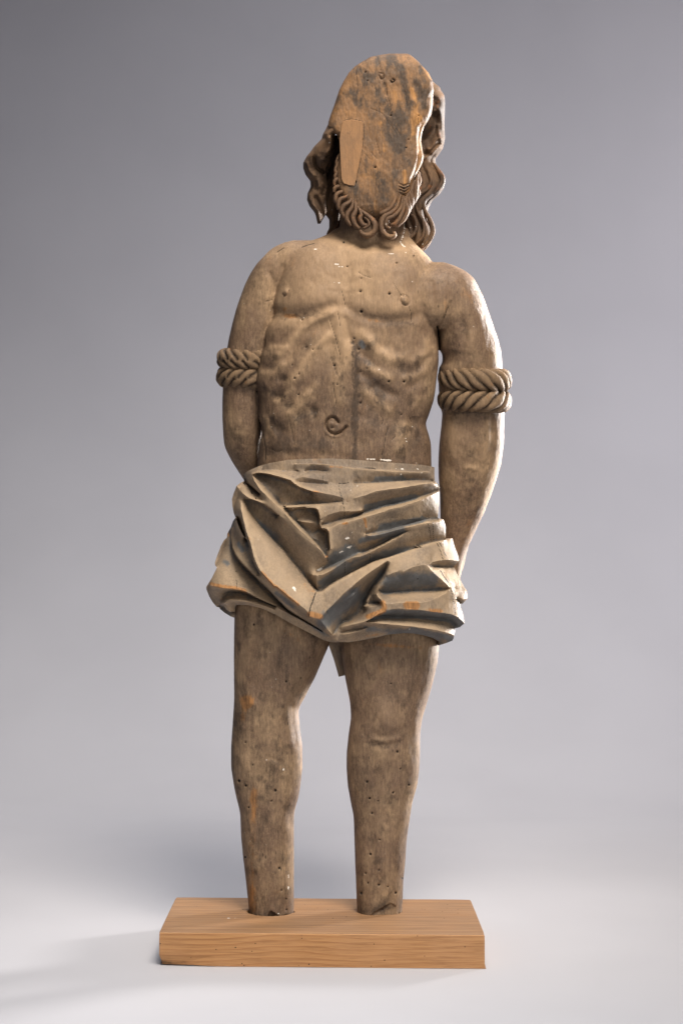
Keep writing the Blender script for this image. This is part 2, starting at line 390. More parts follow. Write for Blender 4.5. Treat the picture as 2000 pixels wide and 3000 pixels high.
face = np.clip(-no[:, 1] * 1.6, 0, 1)

soft_strokes = [
    # collar and sternum
    (cv('V', (480, 30), (620, 60), (760, 110), (900, 140)), 12, 3), (cv('V', (930, 150), (1150, 132), (1350, 150)), 8, 4),
    (cv('V', (800, 70), (900, 110), (960, 140), (1100, 120)), 9, -7),
    (cv('V', (760, 250), (750, 420), (735, 560), (740, 700)), 15, -6), (cv('V', (800, 380), (795, 450), (740, 520)), 5, -2),
    (cv('V', (300, 110), (200, 220), (110, 360), (60, 520)), 12, -4),
    # breast muscles
    (cv('V', (250, 400), (380, 480), (420, 600)), 52, 5), (cv('V', (1050, 420), (1150, 560), (1200, 700)), 55, 6),
    (cv('V', (230, 690), (400, 660)), 26, 4), (cv('V', (950, 700), (1150, 750), (1350, 760)), 24, 4),
    (cv('V', (30, 760), (110, 800), (230, 815), (380, 785), (520, 735), (620, 700)), 10, -6),
    (cv('V', (755, 720), (840, 785), (950, 835), (1100, 860), (1250, 860), (1380, 845), (1480, 800)), 11, -6),
    (cv('T1', (330, 440), (600, 450), (900, 440), (1150, 380), (1320, 300)), 10, 3),
    (cv('U1', (120, 170), (300, 260), (560, 330), (900, 330), (1200, 300), (1380, 240)), 11, 2),
    (cv('V', (740, 590), (850, 575), (890, 572)), 5, -2), (cv('V', (560, 560), (640, 575)), 5, -2), (cv('V', (800, 480), (900, 460)), 6, -2),
    (cv('V', (540, 400), (640, 440)), 6, -2), (cv('V', (810, 370), (930, 380), (1000, 430)), 6, -2), (cv('V', (830, 340), (1000, 300), (1200, 250)), 12, -2.5),
    # costal arches, ribs on the viewer's left
    (cv('T1', (1280, 330), (1100, 430), (900, 530), (760, 640), (640, 780), (560, 920), (430, 1010)), 10, 7),
    (cv('T1', (1100, 520), (960, 600), (860, 690), (730, 820), (640, 950), (560, 1060)), 13, -9),
    (cv('T1', (1250, 700), (1100, 850), (980, 980), (880, 1120), (780, 1280), (600, 1440)), 11, 6),
    (cv('T1', (900, 560), (700, 560), (560, 560), (420, 560)), 8, 2), (cv('T1', (250, 560), (260, 700), (280, 780)), 8, -5), (cv('T1', (490, 580), (450, 680), (520, 720)), 10, -4),
    (cv('T1', (300, 900), (420, 880), (540, 900)), 8, 5), (cv('T1', (340, 1080), (280, 1200), (180, 1240)), 12, -8), (cv('T1', (150, 1290), (300, 1300), (480, 1180), (600, 1100)), 10, 5),
    (cv('T1', (440, 1400), (540, 1420)), 11, -7), (cv('T1', (1000, 1040), (900, 1200), (800, 1350)), 8, -3), (cv('T1', (1330, 800), (1150, 900), (1060, 1010)), 12, -5),
    (cv('T2', (480, 60), (540, 90)), 11, -7), (cv('T2', (460, 210), (360, 310), (420, 340)), 12, -9), (cv('T2', (640, 240), (520, 340), (380, 430)), 8, 5),
    (cv('T2', (620, 480), (560, 510)), 10, -7), (cv('T2', (150, 250), (200, 260)), 10, -5), (cv('T2', (900, 300), (760, 420), (680, 540), (600, 620)), 11, 5),
    (cv('T2', (760, 650), (840, 620), (960, 560)), 12, -8), (cv('T2', (330, 780), (400, 830), (470, 900)), 15, -10), (cv('T2', (170, 700), (220, 760), (260, 860), (330, 960)), 9, 5),
    (cv('T2', (280, 960), (260, 1010)), 9, -6), (cv('T2', (1000, 540), (1010, 700)), 8, -5), (cv('T2', (1040, 150), (900, 330), (800, 520), (700, 760)), 10, 4),
    (cv('T2', (500, 1150), (800, 1150), (1100, 1180), (1500, 1150)), 22, 2), (cv('T2', (300, 1250), (700, 1290), (1100, 1310), (1560, 1330)), 10, -2),
    # linea alba ridge
    (cv('T1', (1400, 350), (1480, 700), (1540, 1000), 'T2', (1400, 100), (1420, 400)), 16, 5), (cv('T1', (1300, 600), (1250, 900), (1280, 1200)), 10, -3),
    # ribs on the viewer's right
    (cv('U1', (60, 180), (75, 300), (110, 450), (170, 560)), 7, -4), (cv('U1', (110, 480), (200, 560), (300, 650), (420, 760)), 15, -8),
    (cv('U1', (330, 420), (480, 600), (640, 740), (800, 840)), 14, 7), (cv('U1', (300, 740), (420, 830), (560, 940)), 9, -7),
    (cv('U1', (460, 960), (620, 1060), (760, 1120)), 12, 6), (cv('U1', (300, 1050), (420, 1120), (560, 1220), (760, 1340)), 11, -9),
    (cv('U1', (680, 620), (780, 610), (860, 680)), 12, -5), (cv('U1', (1100, 640), (1180, 640)), 14, -4), (cv('U1', (860, 940), (960, 980), (1060, 1020)), 14, -6),
    (cv('U1', (1380, 790), (1290, 870), (1240, 940)), 8, -6), (cv('U1', (1330, 740), (1360, 650), (1340, 560)), 10, 4), (cv('U1', (1250, 1160), (1180, 1200), (1100, 1250)), 11, -6),
    (cv('U1', (1330, 1000), (1250, 1080), (1000, 1130)), 11, 4), (cv('U1', (1460, 640), (1490, 700)), 7, 4), (cv('U1', (980, 800), (1150, 850), (1280, 800)), 12, 3),
    (cv('U2', (380, 100), (560, 260), (760, 400)), 13, 5), (cv('U2', (540, 20), (700, 120), (860, 160)), 12, -8), (cv('U2', (280, 460), (420, 530)), 12, -6), (cv('U2', (760, 500), (860, 560)), 12, -5),
    (cv('U2', (1080, 200), (1140, 280)), 10, -4), (cv('U2', (1180, 310), (1210, 220)), 9, 4), (cv('U2', (1100, 530), (1200, 510), (1310, 505)), 5, -3), (cv('U2', (1150, 560), (1130, 700), (1200, 800)), 11, -6),
    (cv('U2', (1000, 650), (950, 850), (930, 1000)), 17, 6), (cv('U2', (340, 620), (600, 760), (620, 960)), 34, 5), (cv('U2', (500, 780), (520, 860)), 8, -3),
    # shoulder joints, arms
    (cv('R', (800, 380), (815, 560), (830, 700), (838, 850)), 4, -4), (cv('R', (965, 560), (930, 660), (880, 770), (850, 840)), 3.5, -6), (cv('R', (900, 600), (870, 700), (850, 780)), 8, 2),
    (cv('T', (600, 480), (630, 560), (650, 640)), 8, -8), (cv('T', (600, 470), (600, 420)), 9, -3), (cv('R', (1060, 700), (1100, 800), (1080, 950)), 9, -4), (cv('R', (1140, 850), (1130, 1000)), 16, 3),
    (cv('R', (1250, 640), (1290, 800), (1330, 950)), 10, -3), (cv('R', (1130, 1880), (1180, 1890)), 8, -3), (cv('R', (1100, 2020), (1180, 2030)), 8, 3),
    (cv('R', (1290, 1560), (1290, 1750), (1250, 1950)), 9, 4), (cv('R', (1330, 1600), (1340, 1800), (1280, 2000)), 8, -3), (cv('R', (960, 1600), (980, 1900)), 14, 3),
    # knees and shins
    (cv('L', (180, 580), (190, 600)), 6, -3), (cv('L', (190, 660), (200, 740)), 22, 7), (cv('L', (110, 830), (180, 880), (260, 840)), 10, -5), (cv('L', (330, 840), (260, 990), (200, 1100)), 14, -3),
    (cv('L', (500, 780), (500, 880), (530, 1050)), 8, -5), (cv('L', (545, 770), (490, 860), (480, 1000)), 14, 3), (cv('L', (150, 1150), (160, 1400), 'M', (180, 400), (230, 700)), 20, 5),
    (cv('L', (330, 1130), (420, 1170), (440, 1230)), 7, -4), (cv('L', (360, 1160), (410, 1250)), 6, 3), (cv('L', (450, 420), (460, 600), (440, 800)), 26, 4), (cv('L', (280, 300), (250, 560)), 40, 3),
    (cv('L', (1060, 960), (1130, 985), (1220, 970), (1290, 920)), 9, -3), (cv('L', (1000, 960), (1060, 1030), (1150, 1050), (1230, 1030)), 9, -3.5), (cv('L', (1020, 1000), (1130, 1015), (1250, 1000)), 7, 3),
    (cv('L', (1130, 800), (1160, 880)), 30, 7), (cv('L', (1300, 780), (1330, 950), (1340, 1100)), 16, -4), (cv('L', (1380, 820), (1370, 950), (1390, 1100)), 8, 3), (cv('L', (1000, 700), (950, 850)), 20, -4),
    (cv('L', (1140, 1100), (1150, 1400), 'M', (1120, 300), (1120, 700)), 22, 4), (cv('M', (510, 290), (480, 330), (490, 400)), 7, -5), (cv('M', (925, 280), (950, 340)), 8, -3), (cv('M', (1350, 220), (1310, 300)), 8, -3),
]
soft_strokes = [(p, (w_ * 1.3 if w_ <= 6 else w_ * 1.15 if w_ < 17 else w_), (a_ * 0.55 if w_ <= 6 else a_ * (0.75 if (a_ > 0 or len(p) > 2) else 0.5) if w_ < 17 else a_)) for p, w_, a_ in soft_strokes]
rel = strokes(px, py, soft_strokes)
rel = np.where(rel < 0, rel * 0.85, rel)
# navel spiral cut
navel = cv('T2', (1400, 770), (1350, 700), (1290, 685), (1225, 730), (1200, 810), (1220, 880), (1270, 930), (1350, 960), (1430, 940), (1490, 890), (1535, 840))
rel += strokes(px, py, [(navel, 3.6, -13), (cv('T2', (1290, 860), (1340, 850), (1360, 800), (1330, 755), (1270, 750)), 2.6, -4), (cv('T2', (1310, 800),), 9, 6),
                        (cv('T2', (1200, 900), (1270, 980), (1370, 1000), (1450, 970)), 4, 3)])
# nipples
rel += blobs(px, py, [(837, 856, 8, 11, 25, 9), (1184.5, 881, 10, 12, -15, 9)])
rel += strokes(px, py, [(cv('V', (1295, 620), (1290, 660), (1320, 705), (1370, 715), (1390, 680), (1370, 630), (1330, 610), (1295, 620)), 2.2, -4), (cv('V', (100, 600), (110, 620), (140, 610), (158, 570)), 2.2, -4)])
# tool facets, gentle unevenness
rel += (fbm(px / 34, py / 48, dd / 34, 3, 7) - 0.5) * 5.5 + (fbm(px / 9, py / 16, dd / 9, 2, 17) - 0.5) * 1.3
cracks = [cv('T1', (1260, 410), (1310, 560), (1360, 720), (1400, 880), (1440, 1020)), cv('T1', (1390, 300), (1420, 420), (1430, 530)), cv('T1', (1290, 1050), (1340, 1200), (1380, 1330)),
          cv('V', (695, 550), (715, 620), (732, 700)), cv('T2', (1320, 120), (1350, 330), (1380, 500)), cv('T2', (585, 640), (610, 780), (650, 920), (670, 1080)), cv('T2', (1335, 985), (1320, 1120)),
          cv('U2', (740, 670), (700, 780), (680, 900), (660, 1020), (635, 1100)), cv('U2', (615, 470), (655, 540), (630, 620)), cv('U2', (850, 795), (795, 860)), cv('U2', (1070, 480), (1100, 570)),
          cv('V', (1220, 480), (1270, 560), (1305, 610)), cv('V', (1380, 725), (1408, 800), (1405, 880)), cv('V', (290, 120), (360, 95), (420, 80)), cv('V', (40, 170), (110, 125)), cv('V', (870, 370), (930, 410), (990, 430)),
          cv('T', (560, 730), (620, 715)), cv('R', (940, 600), (900, 700)), cv('T2', (270, 1205), (340, 1215), (390, 1255), (480, 1225)),
          cv('T2', (90, 700), (130, 790), (175, 870), (180, 1000), (210, 1200), (210, 1400))]
for c in cracks: rel += strokes(px, py, [(c, 1.7, -1.8)])
slit = strokes(px, py, [([(1281, 955), (1286, 990), (1288, 1030), (1287, 1080), (1286, 1126)], 3.6, 1.0)])
rel -= 26 * slit
# worm holes
random.seed(5)
holes = cv('T1', (812, 430), (880, 880), (988, 916), (650, 1170), (688, 1390), (760, 1318), (1340, 1175), 'T2', (752, 312), (68, 262), (1388, 146), (108, 668), 'U1', (316, 68), (202, 494), (276, 660), (404, 968), (307, 1018), (748, 1176), (990, 1180),
           'U2', (300, 270), (948, 457), 'V', (756, 316), (900, 776), (1432, 208), (890, 570), (897, 437), (720, 70), (1184, 596), (1258, 282), 'L', (226, 193), (454, 594), (558, 570), (166, 1024), (122, 1296), (376, 1364), (1160, 427), (1194, 610), (1238, 1092), (1260, 1212), (1320, 1326), (1208, 1380), (1043, 1421), (1024, 1304), (220, 1185), (170, 1330),
           'M', (122, 90), (378, 160), (190, 278), (350, 234), (405, 708), (455, 925), (456, 1003), (1102, 232), (1043, 215), (1112, 506), (1108, 720), (1014, 744), (1031, 813), (1108, 828), (1172, 838), (984, 886), (1320, 119), (1208, 175), (1275, 780), (1250, 1030), (1245, 1064), (1134, 1003), (1226, 884), (1048, 610), (1060, 320), (345, 1016), (166, 630), (420, 865))
big_h = {i for i in range(len(holes)) if random.random() < 0.3}
hol = [(h[0], h[1], (1.7 if i not in big_h else 2.8) + random.random() * .5, (1.9 if i not in big_h else 3.1) + random.random() * .6, 0, 1) for i, h in enumerate(holes)]
hm = blobs(px, py, hol)
rel -= 7 * np.clip(hm, 0, 1)
# ragged feet
jag = np.interp(px, [731, 760, 782, 790, 797, 806, 815, 830, 838, 861, 950, 1047, 1060, 1085, 1120, 1150, 1177], [2688, 2694, 2690, 2674, 2672, 2678, 2686, 2684, 2681, 2690, 2800, 2800, 2800, 2800, 2800, 2800, 2800])
broken = (py > jag) & (px < 880) & (py < 2712) & (dd > 10)
rel[broken] -= 26
chip = in_poly(px, py, cv('M', (1015, 1090), (1040, 1050), (1075, 1020), (1130, 990), (1190, 955), (1225, 975), (1230, 1040), (1215, 1100)))
rel[chip & (dd > 0)] -= 5
co[:, 1] -= rel * U * face
set_co(me, co)
no = get_no(me)
isf = (face > 0.15).astype(float)
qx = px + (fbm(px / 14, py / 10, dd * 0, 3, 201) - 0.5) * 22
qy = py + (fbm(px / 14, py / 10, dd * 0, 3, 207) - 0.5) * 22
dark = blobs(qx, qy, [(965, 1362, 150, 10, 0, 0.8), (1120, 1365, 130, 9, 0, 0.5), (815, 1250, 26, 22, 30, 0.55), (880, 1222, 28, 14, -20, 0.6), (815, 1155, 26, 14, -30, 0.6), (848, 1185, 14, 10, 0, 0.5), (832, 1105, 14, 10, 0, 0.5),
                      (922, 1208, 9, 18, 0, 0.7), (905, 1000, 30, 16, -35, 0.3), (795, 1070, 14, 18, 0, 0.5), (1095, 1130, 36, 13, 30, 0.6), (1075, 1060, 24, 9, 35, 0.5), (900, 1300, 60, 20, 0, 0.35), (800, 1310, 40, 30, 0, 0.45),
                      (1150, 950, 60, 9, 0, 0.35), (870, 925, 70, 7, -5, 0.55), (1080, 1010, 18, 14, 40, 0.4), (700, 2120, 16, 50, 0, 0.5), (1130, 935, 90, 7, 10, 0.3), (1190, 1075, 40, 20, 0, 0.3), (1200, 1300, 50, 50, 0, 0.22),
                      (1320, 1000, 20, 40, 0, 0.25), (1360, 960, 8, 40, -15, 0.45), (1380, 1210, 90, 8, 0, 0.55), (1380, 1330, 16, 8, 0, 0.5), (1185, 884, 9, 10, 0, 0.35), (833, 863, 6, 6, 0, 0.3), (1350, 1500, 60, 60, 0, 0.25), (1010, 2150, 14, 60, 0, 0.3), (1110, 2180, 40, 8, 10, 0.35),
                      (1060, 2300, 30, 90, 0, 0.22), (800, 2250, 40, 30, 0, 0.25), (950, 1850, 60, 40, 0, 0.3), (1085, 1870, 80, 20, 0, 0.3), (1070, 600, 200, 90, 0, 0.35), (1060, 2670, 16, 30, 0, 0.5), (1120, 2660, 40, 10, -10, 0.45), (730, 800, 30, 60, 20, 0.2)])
drip = strokes(px * 0.45 + qx * 0.55, py, [(cv('U1', (200, 560), (230, 640), (225, 850), (230, 1000), (235, 1200), 'U2', (220, 100), (215, 400), (200, 640), (215, 850), (205, 1150)), 6.5, 1.3)])
edge_drip = strokes(px * 0.45 + qx * 0.55, py, [(cv('U1', (180, 560), (175, 1000), 'U2', (175, 300), (155, 700)), 2.5, 0.5), (cv('U1', (290, 560), (290, 1000), 'U2', (262, 300), (250, 700)), 2.5, 0.5)])
mott_d = np.clip((fbm(px / 20, py / 30, dd / 20, 4, 131) - 0.52) * 2.2, 0, 0.6) * np.clip((py - 930) / 90, 0.15, 1)
mott_d[(px < 780) & (py < 1400)] += 0.18
mott_d[py > 1780] += 0.12
mott_d[(py > 2060) & (px < 940)] += 0.08
mott_d += np.clip(0.32 * np.exp(-((py - 1210) / 190.0) ** 2) * (np.abs(px - 1010) < 262), 0, 1)
crk = np.zeros(px.shape)
for c in cracks: crk = np.maximum(crk, strokes(px, py, [(c, 1.7, 0.95)]))
pit = np.maximum(crk * 0.75, np.clip(hm * 1.3, 0, 1)) * isf
pit = np.maximum(pit, 0.9 * strokes(px, py, [(navel, 2.6, 0.6)]))
pit = np.maximum(pit, slit * 0.8)
orange = blobs(px, py, [(725, 2058, 17, 15, 0, 0.9), (715, 2045, 40, 30, 0, 0.35), (712, 2100, 14, 30, 10, 0.55), (745, 2340, 16, 60, 0, 0.55), (740, 2480, 18, 110, 0, 0.42), (738, 2640, 16, 70, 0, 0.55), (850, 926, 36, 9, 0, 0.7), (835, 905, 22, 10, 0, 0.45), (1100, 940, 40, 9, 10, 0.45),
                        (1018, 1040, 12, 30, 0, 0.35), (770, 1970, 20, 60, 0, 0.3), (925, 1130, 22, 10, -30, 0.3), (730, 1010, 30, 40, 0, 0.2), (1120, 2690, 34, 12, 0, 0.75), (1150, 1892, 120, 10, 4, 0.5), (980, 1210, 12, 20, 0, 0.2), (870, 1870, 90, 12, 30, 0.35), (1385, 800, 20, 30, 0, 0.2), (1045, 1275, 12, 7, 0, 0.4), (770, 1372, 30, 10, 0, 0.4)])
whites = cv('V', (640, 290, 12, 4), (690, 315, 14, 5), (622, 480, 3, 3), (676, 480, 5, 4), (430, 140, 9, 3), (1350, 175, 4, 3), (1420, 470, 4, 4), (1346, 612, 3, 3), (1015, 173, 2.5, 2.5), (1200, 185, 22, 2.5), 'U1', (600, 992, 4, 5), (115, 528, 2.5, 3), 'T1', (835, 402, 3, 4), (950, 835, 3, 3),
            'U2', (402, 228, 3, 5), (402, 316, 3, 5), (1118, 645, 5, 5), (1024, 880, 4, 4), (1015, 840, 3, 3), (430, 1160, 8, 3), (520, 1160, 8, 3), (700, 1175, 14, 4), (760, 1185, 14, 4), (620, 1170, 8, 3), (1180, 1225, 5, 3), (470, 1165, 16, 3),
            'M', (470, 760, 2.5, 14), (470, 850, 4, 12), (400, 1028, 4, 3), (340, 350, 2, 4), 'L', (435, 1215, 4, 10), (315, 1150, 2, 9), (430, 1255, 2, 4), 'R', (1165, 770, 2.5, 6), (1320, 945, 4, 3), (1280, 900, 3, 3))
white = blobs(px, py, [(q[0], q[1], q[2] * .8, q[3] * .8, 0, 0.95) for q in whites])
white += strokes(px, py, [(cv('K3', (690, 1130), (680, 1300), (640, 1480), (600, 1560), (690, 1660)), 4, 0.8)])
pale = np.clip(blobs(px, py, [(1020, 800, 190, 110, 0, 0.75), (985, 960, 60, 110, 0, 0.6), (850, 945, 90, 30, 0, 0.5), (1100, 990, 120, 30, 15, 0.5), (1030, 740, 180, 30, 0, 0.4), (920, 1050, 60, 30, -50, 0.4), (1130, 1050, 50, 30, 40, 0.4), (1180, 900, 90, 50, 0, 0.5), (880, 850, 70, 60, 0, 0.4), (1330, 1250, 50, 60, 0, 0.3), (760, 1900, 60, 60, 0, 0.15), (1120, 2080, 40, 50, 0, 0.3)]) * isf * 0.8 + isf * 1.0 * np.clip(strokes(px, py, [(p, w_ * 1.1, min(1.0, a_ / 5.0)) for p, w_, a_ in soft_strokes if a_ >= 2 and w_ < 20 and max(q[1] for q in p) < 1400]), 0, 0.9), 0, 1)
pale *= (0.65 + 0.5 * fbm(px / 10, py / 16, dd / 10, 3, 55))
blue = blobs(px, py, [(1060, 1010, 13, 20, -30, 0.85), (1095, 1112, 22, 9, 30, 0.45), (925, 1210, 8, 16, 0, 0.5), (770, 1125, 10, 12, 0, 0.3), (1155, 1240, 18, 10, 0, 0.3)])
gap = ((px > 1255) & (px < 1312) & (py > 955) & (py < 1130)).astype(float) * 0.0
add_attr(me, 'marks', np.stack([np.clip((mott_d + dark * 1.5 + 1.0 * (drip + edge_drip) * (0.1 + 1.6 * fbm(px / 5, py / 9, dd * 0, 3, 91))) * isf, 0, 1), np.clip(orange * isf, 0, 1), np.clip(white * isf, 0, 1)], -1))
add_attr(me, 'marks2', np.stack([np.clip(blue * isf, 0, 1), pale, np.clip(pit, 0, 1)], -1))
body = link("body", me, statue, M_body)

# ---- loincloth: creases measured point by point, each with its own height
LN = []
def ln(*items, close=False):
    LN.append(cv(*items))
OUT = cv('A', (750, 320, 4), (820, 262, 5), (900, 225, 5), (1040, 165, 5), (1250, 105, 5), (1400, 80, 5), 'B', (150, 45, 5), (600, 25, 5), (1000, 20, 5), 'C', (0, 45, 5), (400, 75, 5), (700, 100, 5), (1000, 120, 5), (1300, 145, 5), (1460, 175, 4),
         'S', (1272, 1369, 2), (1272, 1395, 4), (1273, 1409, 8), (1283, 1419, 12), (1287, 1428, 14), (1286, 1440, 12), (1286, 1472, 10), (1281.5, 1518, 4),
         'D', (740, 130, 14), (840, 155, 18), (890, 290, 18), (890, 400, 14), (889, 570, 6), (1030, 550, 16), (1050, 640, 16), (1080, 740, 16), (1150, 920, 16), (1172, 1020, 18), (1090, 1105, 4), (1062, 1140, 2),
         'H', (1110, 260, 2), (1180, 390, 4), (1240, 500, 6), (1290, 590, 8), (1330, 640, 8), (1340, 720, 8), (1352, 800, 8), (1290, 870, -6), (1192, 960, -8), (1220, 1040, 6), (1265, 1190, 14), (1278, 1330, 16), (1190, 1405, 0), (1090, 1432, -8), (1080, 1500, -4), (1065, 1580, 2), (1055, 1640, -8), (1025, 1690, -14), (900, 1740, -22), (765, 1782, -30),
         (765, 1700, -34), (650, 1635, -28), (450, 1575, -26), (200, 1535, -26), 'G', (1400, 1670, -26), (1200, 1665, -26), (900, 1690, -24), (700, 1740, -22), (400, 1800, -18), (130, 1840, -12),
         'F', (1200, 1840, -14), (1050, 1840, -14), (900, 1800, -16), (550, 1620, -18), (220, 1450, -20), (0, 1320, -22), 'E', (1350, 1280, -24), (1150, 1190, -26), (900, 1130, -28), (690, 1120, -32), (650, 1135, -46), (640, 1240, -60), (638, 1372, -80), (560, 1345, -80), (450, 1280, -80), (360, 1205, -80), (340, 1172, -60),
         (290, 1160, -50), (220, 1080, -46), (150, 960, -36), (100, 835, -14), (95, 780, -10), (200, 610, -12), (298, 412, -14), (265, 370, -22), (258, 320, -22), (300, 190, -24), (350, 60, -26), 'A', (265, 1829, -26), (305, 1700, -26), (370, 1580, -28), (420, 1540, -30), (432, 1460, -32), (500, 1335, -34), (540, 1220, -36), (588, 1152, -30),
         (555, 1070, -4), (528, 930, 0), (520, 800, 2), (555, 680, 6), (610, 545, 14), (680, 490, 6), (752, 452, -6), (755, 400, -14))
# waistband and upper folds
ln('A', (1100, 235, 3), (1300, 228, 2), (1568, 250, 2), 'B', (0, 250, 2), (250, 262, 2), (330, 258, 2))
ln('B', (250, 118, 4), (600, 112, 5), (1000, 130, 4), (1300, 165, 4), 'C', (0, 185, 4), (400, 215, 3), (800, 240, 3), (1100, 262, 3), (1400, 255, 2))
ln('B', (300, 132, 10), (600, 128, 12), (1000, 150, 12), (1300, 200, 12), 'C', (0, 222, 12), (400, 255, 12), (800, 275, 11), (1100, 288, 10), (1400, 285, 8))
ln('C', (0, 492, -2), (200, 490, -3), (400, 478, -5), (750, 455, -5), (1100, 435, -5), (1400, 440, -4), (1480, 450, -2))
ln('C', (0, 510, 6), (200, 508, 6), (400, 496, 7), (750, 472, 8), (1100, 455, 8), (1400, 460, 8), (1500, 475, 8))
ln('B', (1290, 860, 16), (1400, 800, 20), 'C', (0, 780, 24), (200, 720, 27), (400, 650, 28), (800, 590, 28), (1100, 545, 27), (1300, 510, 25), (1480, 497, 22), (1530, 520, 18))
ln('B', (810, 1290, 2), (1000, 1235, 0), (1200, 1165, -2), 'C', (0, 1105, -6), (300, 1000, -8), (500, 925, -8), (800, 862, -7), (1100, 785, -4), (1300, 725, 0), (1560, 640, 6))
ln('B', (800, 1350, 18), (930, 1368, 22), (1100, 1295, 24), 'C', (0, 1200, 26), (200, 1140, 27), (400, 1082, 27), (700, 985, 27), (900, 932, 26), (1200, 835, 24), (1400, 745, 20), (1562, 672, 14))
ln('C', (230, 1400, 14), (400, 1290, 12), (700, 1160, 10), (1000, 1180, 6), (1250, 1165, 2))
ln('C', (215, 1462, 6), (400, 1428, 0), (640, 1375, -4), (900, 1305, -6), (1200, 1222, -6), (1400, 1180, -6), 'D', (500, 168, -4), (730, 130, 0))
ln('C', (220, 1482, 16), (330, 1506, 22), (500, 1472, 25), (800, 1390, 26), (1000, 1342, 26), (1200, 1292, 26), (1400, 1252, 25), 'D', (600, 218, 24), (800, 205, 22), (815, 240, 20))
ln('D', (800, 205, 22), (838, 158, 19))
ln('F', (765, 488, -2), (1000, 378, -8), (1300, 245, -12), (1568, 105, -14), 'C', (150, 1808, -14), (400, 1695, -12), (700, 1535, -6), (1000, 1412, 12))
ln('F', (690, 550, 16), (850, 552, 20), (1000, 490, 22), (1200, 372, 23), (1400, 240, 24), 'C', (100, 1895, 24), (300, 1812, 24), (600, 1655, 22), (800, 1545, 20), (1000, 1418, 16))
# V5 groove under the upper folds
ln('F', (620, 690, -14), (740, 800, -12), (790, 850, -6), (860, 845, -6), (1000, 742, -8), (1200, 622, -10), (1400, 522, -11), 'G', (100, 540, -12), (300, 442, -12), (600, 290, -12), (900, 200, -12), (1200, 100, -12), (1500, 5, -12), 'D', (300, 715, -12), (600, 625, -8), (885, 572, 2))
ln('F', (800, 890, 26), (870, 870, 26), (1010, 765, 25), (1210, 645, 24), (1400, 545, 22), 'G', (120, 555, 20), (310, 460, 18), (610, 308, 16), (900, 220, 14), (1200, 118, 12), (1500, 22, 12), 'D', (300, 735, 14), (600, 645, 18), (880, 592, 18))
ln('F', (770, 560, 22), (765, 780, 4))
# apex fold
ln('F', (820, 1392, 44), (950, 1245, 44), (1100, 1100, 44), (1300, 890, 44), (1500, 725, 43), 'G', (0, 955, 43), (200, 770, 42), (450, 565, 38), (700, 395, 32), (868, 278, 20))
ln('F', (830, 1400, 40), (900, 1490, 36), (980, 1600, 32), (1060, 1695, 24))
ln('F', (1075, 1690, 0), (1150, 1580, -8), (1250, 1450, -18), (1400, 1340, -26), 'G', (80, 1420, -28), (250, 1320, -30), (390, 1180, -34), (430, 1040, -36), (490, 900, -34), (560, 790, -30), (700, 605, -24), (810, 455, -14), (866, 320, 4))
ln('F', (960, 1240, 34), (1250, 1075, 28), (1500, 900, 24), 'G', (200, 870, 20), (400, 700, 18))
ln('G', (880, 272, 16), (925, 300, 16), (905, 400, 14), (880, 500, 12), (850, 560, 14), (820, 660, 16), (760, 720, 18), (705, 830, 22), (672, 905, 24), (690, 970, 26), (745, 1020, 26), (800, 1130, 26), (850, 1200, 26), (840, 1245, 24))
ln('G', (620, 760, -10), (560, 900, -10), (480, 1060, -8), (520, 1100, -14), (620, 1075, -14), (715, 1095, -4))
ln('G', (440, 1150, 4), (580, 1150, 8), (720, 1120, 14))
# right lens
ln('G', (870, 555, 20), (1000, 505, 24), (1300, 395, 27), (1500, 340, 28), 'H', (0, 255, 28), (200, 155, 29), (400, 108, 30), (510, 118, 30))
ln('G', (705, 830, 12), (780, 870, -4), (880, 888, -10), (1100, 862, -14), (1400, 848, -14), 'H', (0, 655, -14), (300, 640, -12), (600, 622, -6), (800, 608, 2), (965, 590, 16))
ln('G', (690, 970, 26), (850, 1105, 26), (1100, 1085, 27), (1300, 1080, 27), (1500, 1085, 27), 'H', (150, 900, 27), (350, 900, 27), (550, 862, 26), (750, 775, 25), (900, 695, 24), (960, 625, 22))
ln('G', (850, 1240, 24), (1000, 1200, 26), (1200, 1195, 26), (1400, 1200, 26), 'H', (0, 1025, 27), (300, 1040, 27), (600, 1082, 27), (900, 1115, 27), (1050, 1150, 26), (1130, 1185, 25), (1200, 1240, 22), (1278, 1325, 16))
ln('G', (480, 1445, 2), (700, 1345, -4), (950, 1350, -8), (1300, 1362, -10), (1500, 1368, -10), 'H', (0, 1195, -10), (400, 1205, -10), (850, 1240, -10), (1000, 1280, -8), (1060, 1330, -10), (1090, 1430, -8))
ln('G', (480, 1460, 12), (850, 1490, 18), (1200, 1522, 20), (1500, 1560, 20), 'H', (150, 1385, 20), (300, 1405, 20), (600, 1450, 18), (900, 1515, 14), (1000, 1550, 10), (1060, 1580, 6))
ln('G', (0, 1550, 2), (250, 1490, 10), (440, 1442, 14), (600, 1370, 20), (720, 1290, 24), (850, 1240, 24))
ln('G', (0, 1640, -10), (200, 1600, -8), (470, 1560, -4), (850, 1490, 10))
ln('G', (20, 1690, -2), (300, 1640, 2), (480, 1570, 4))
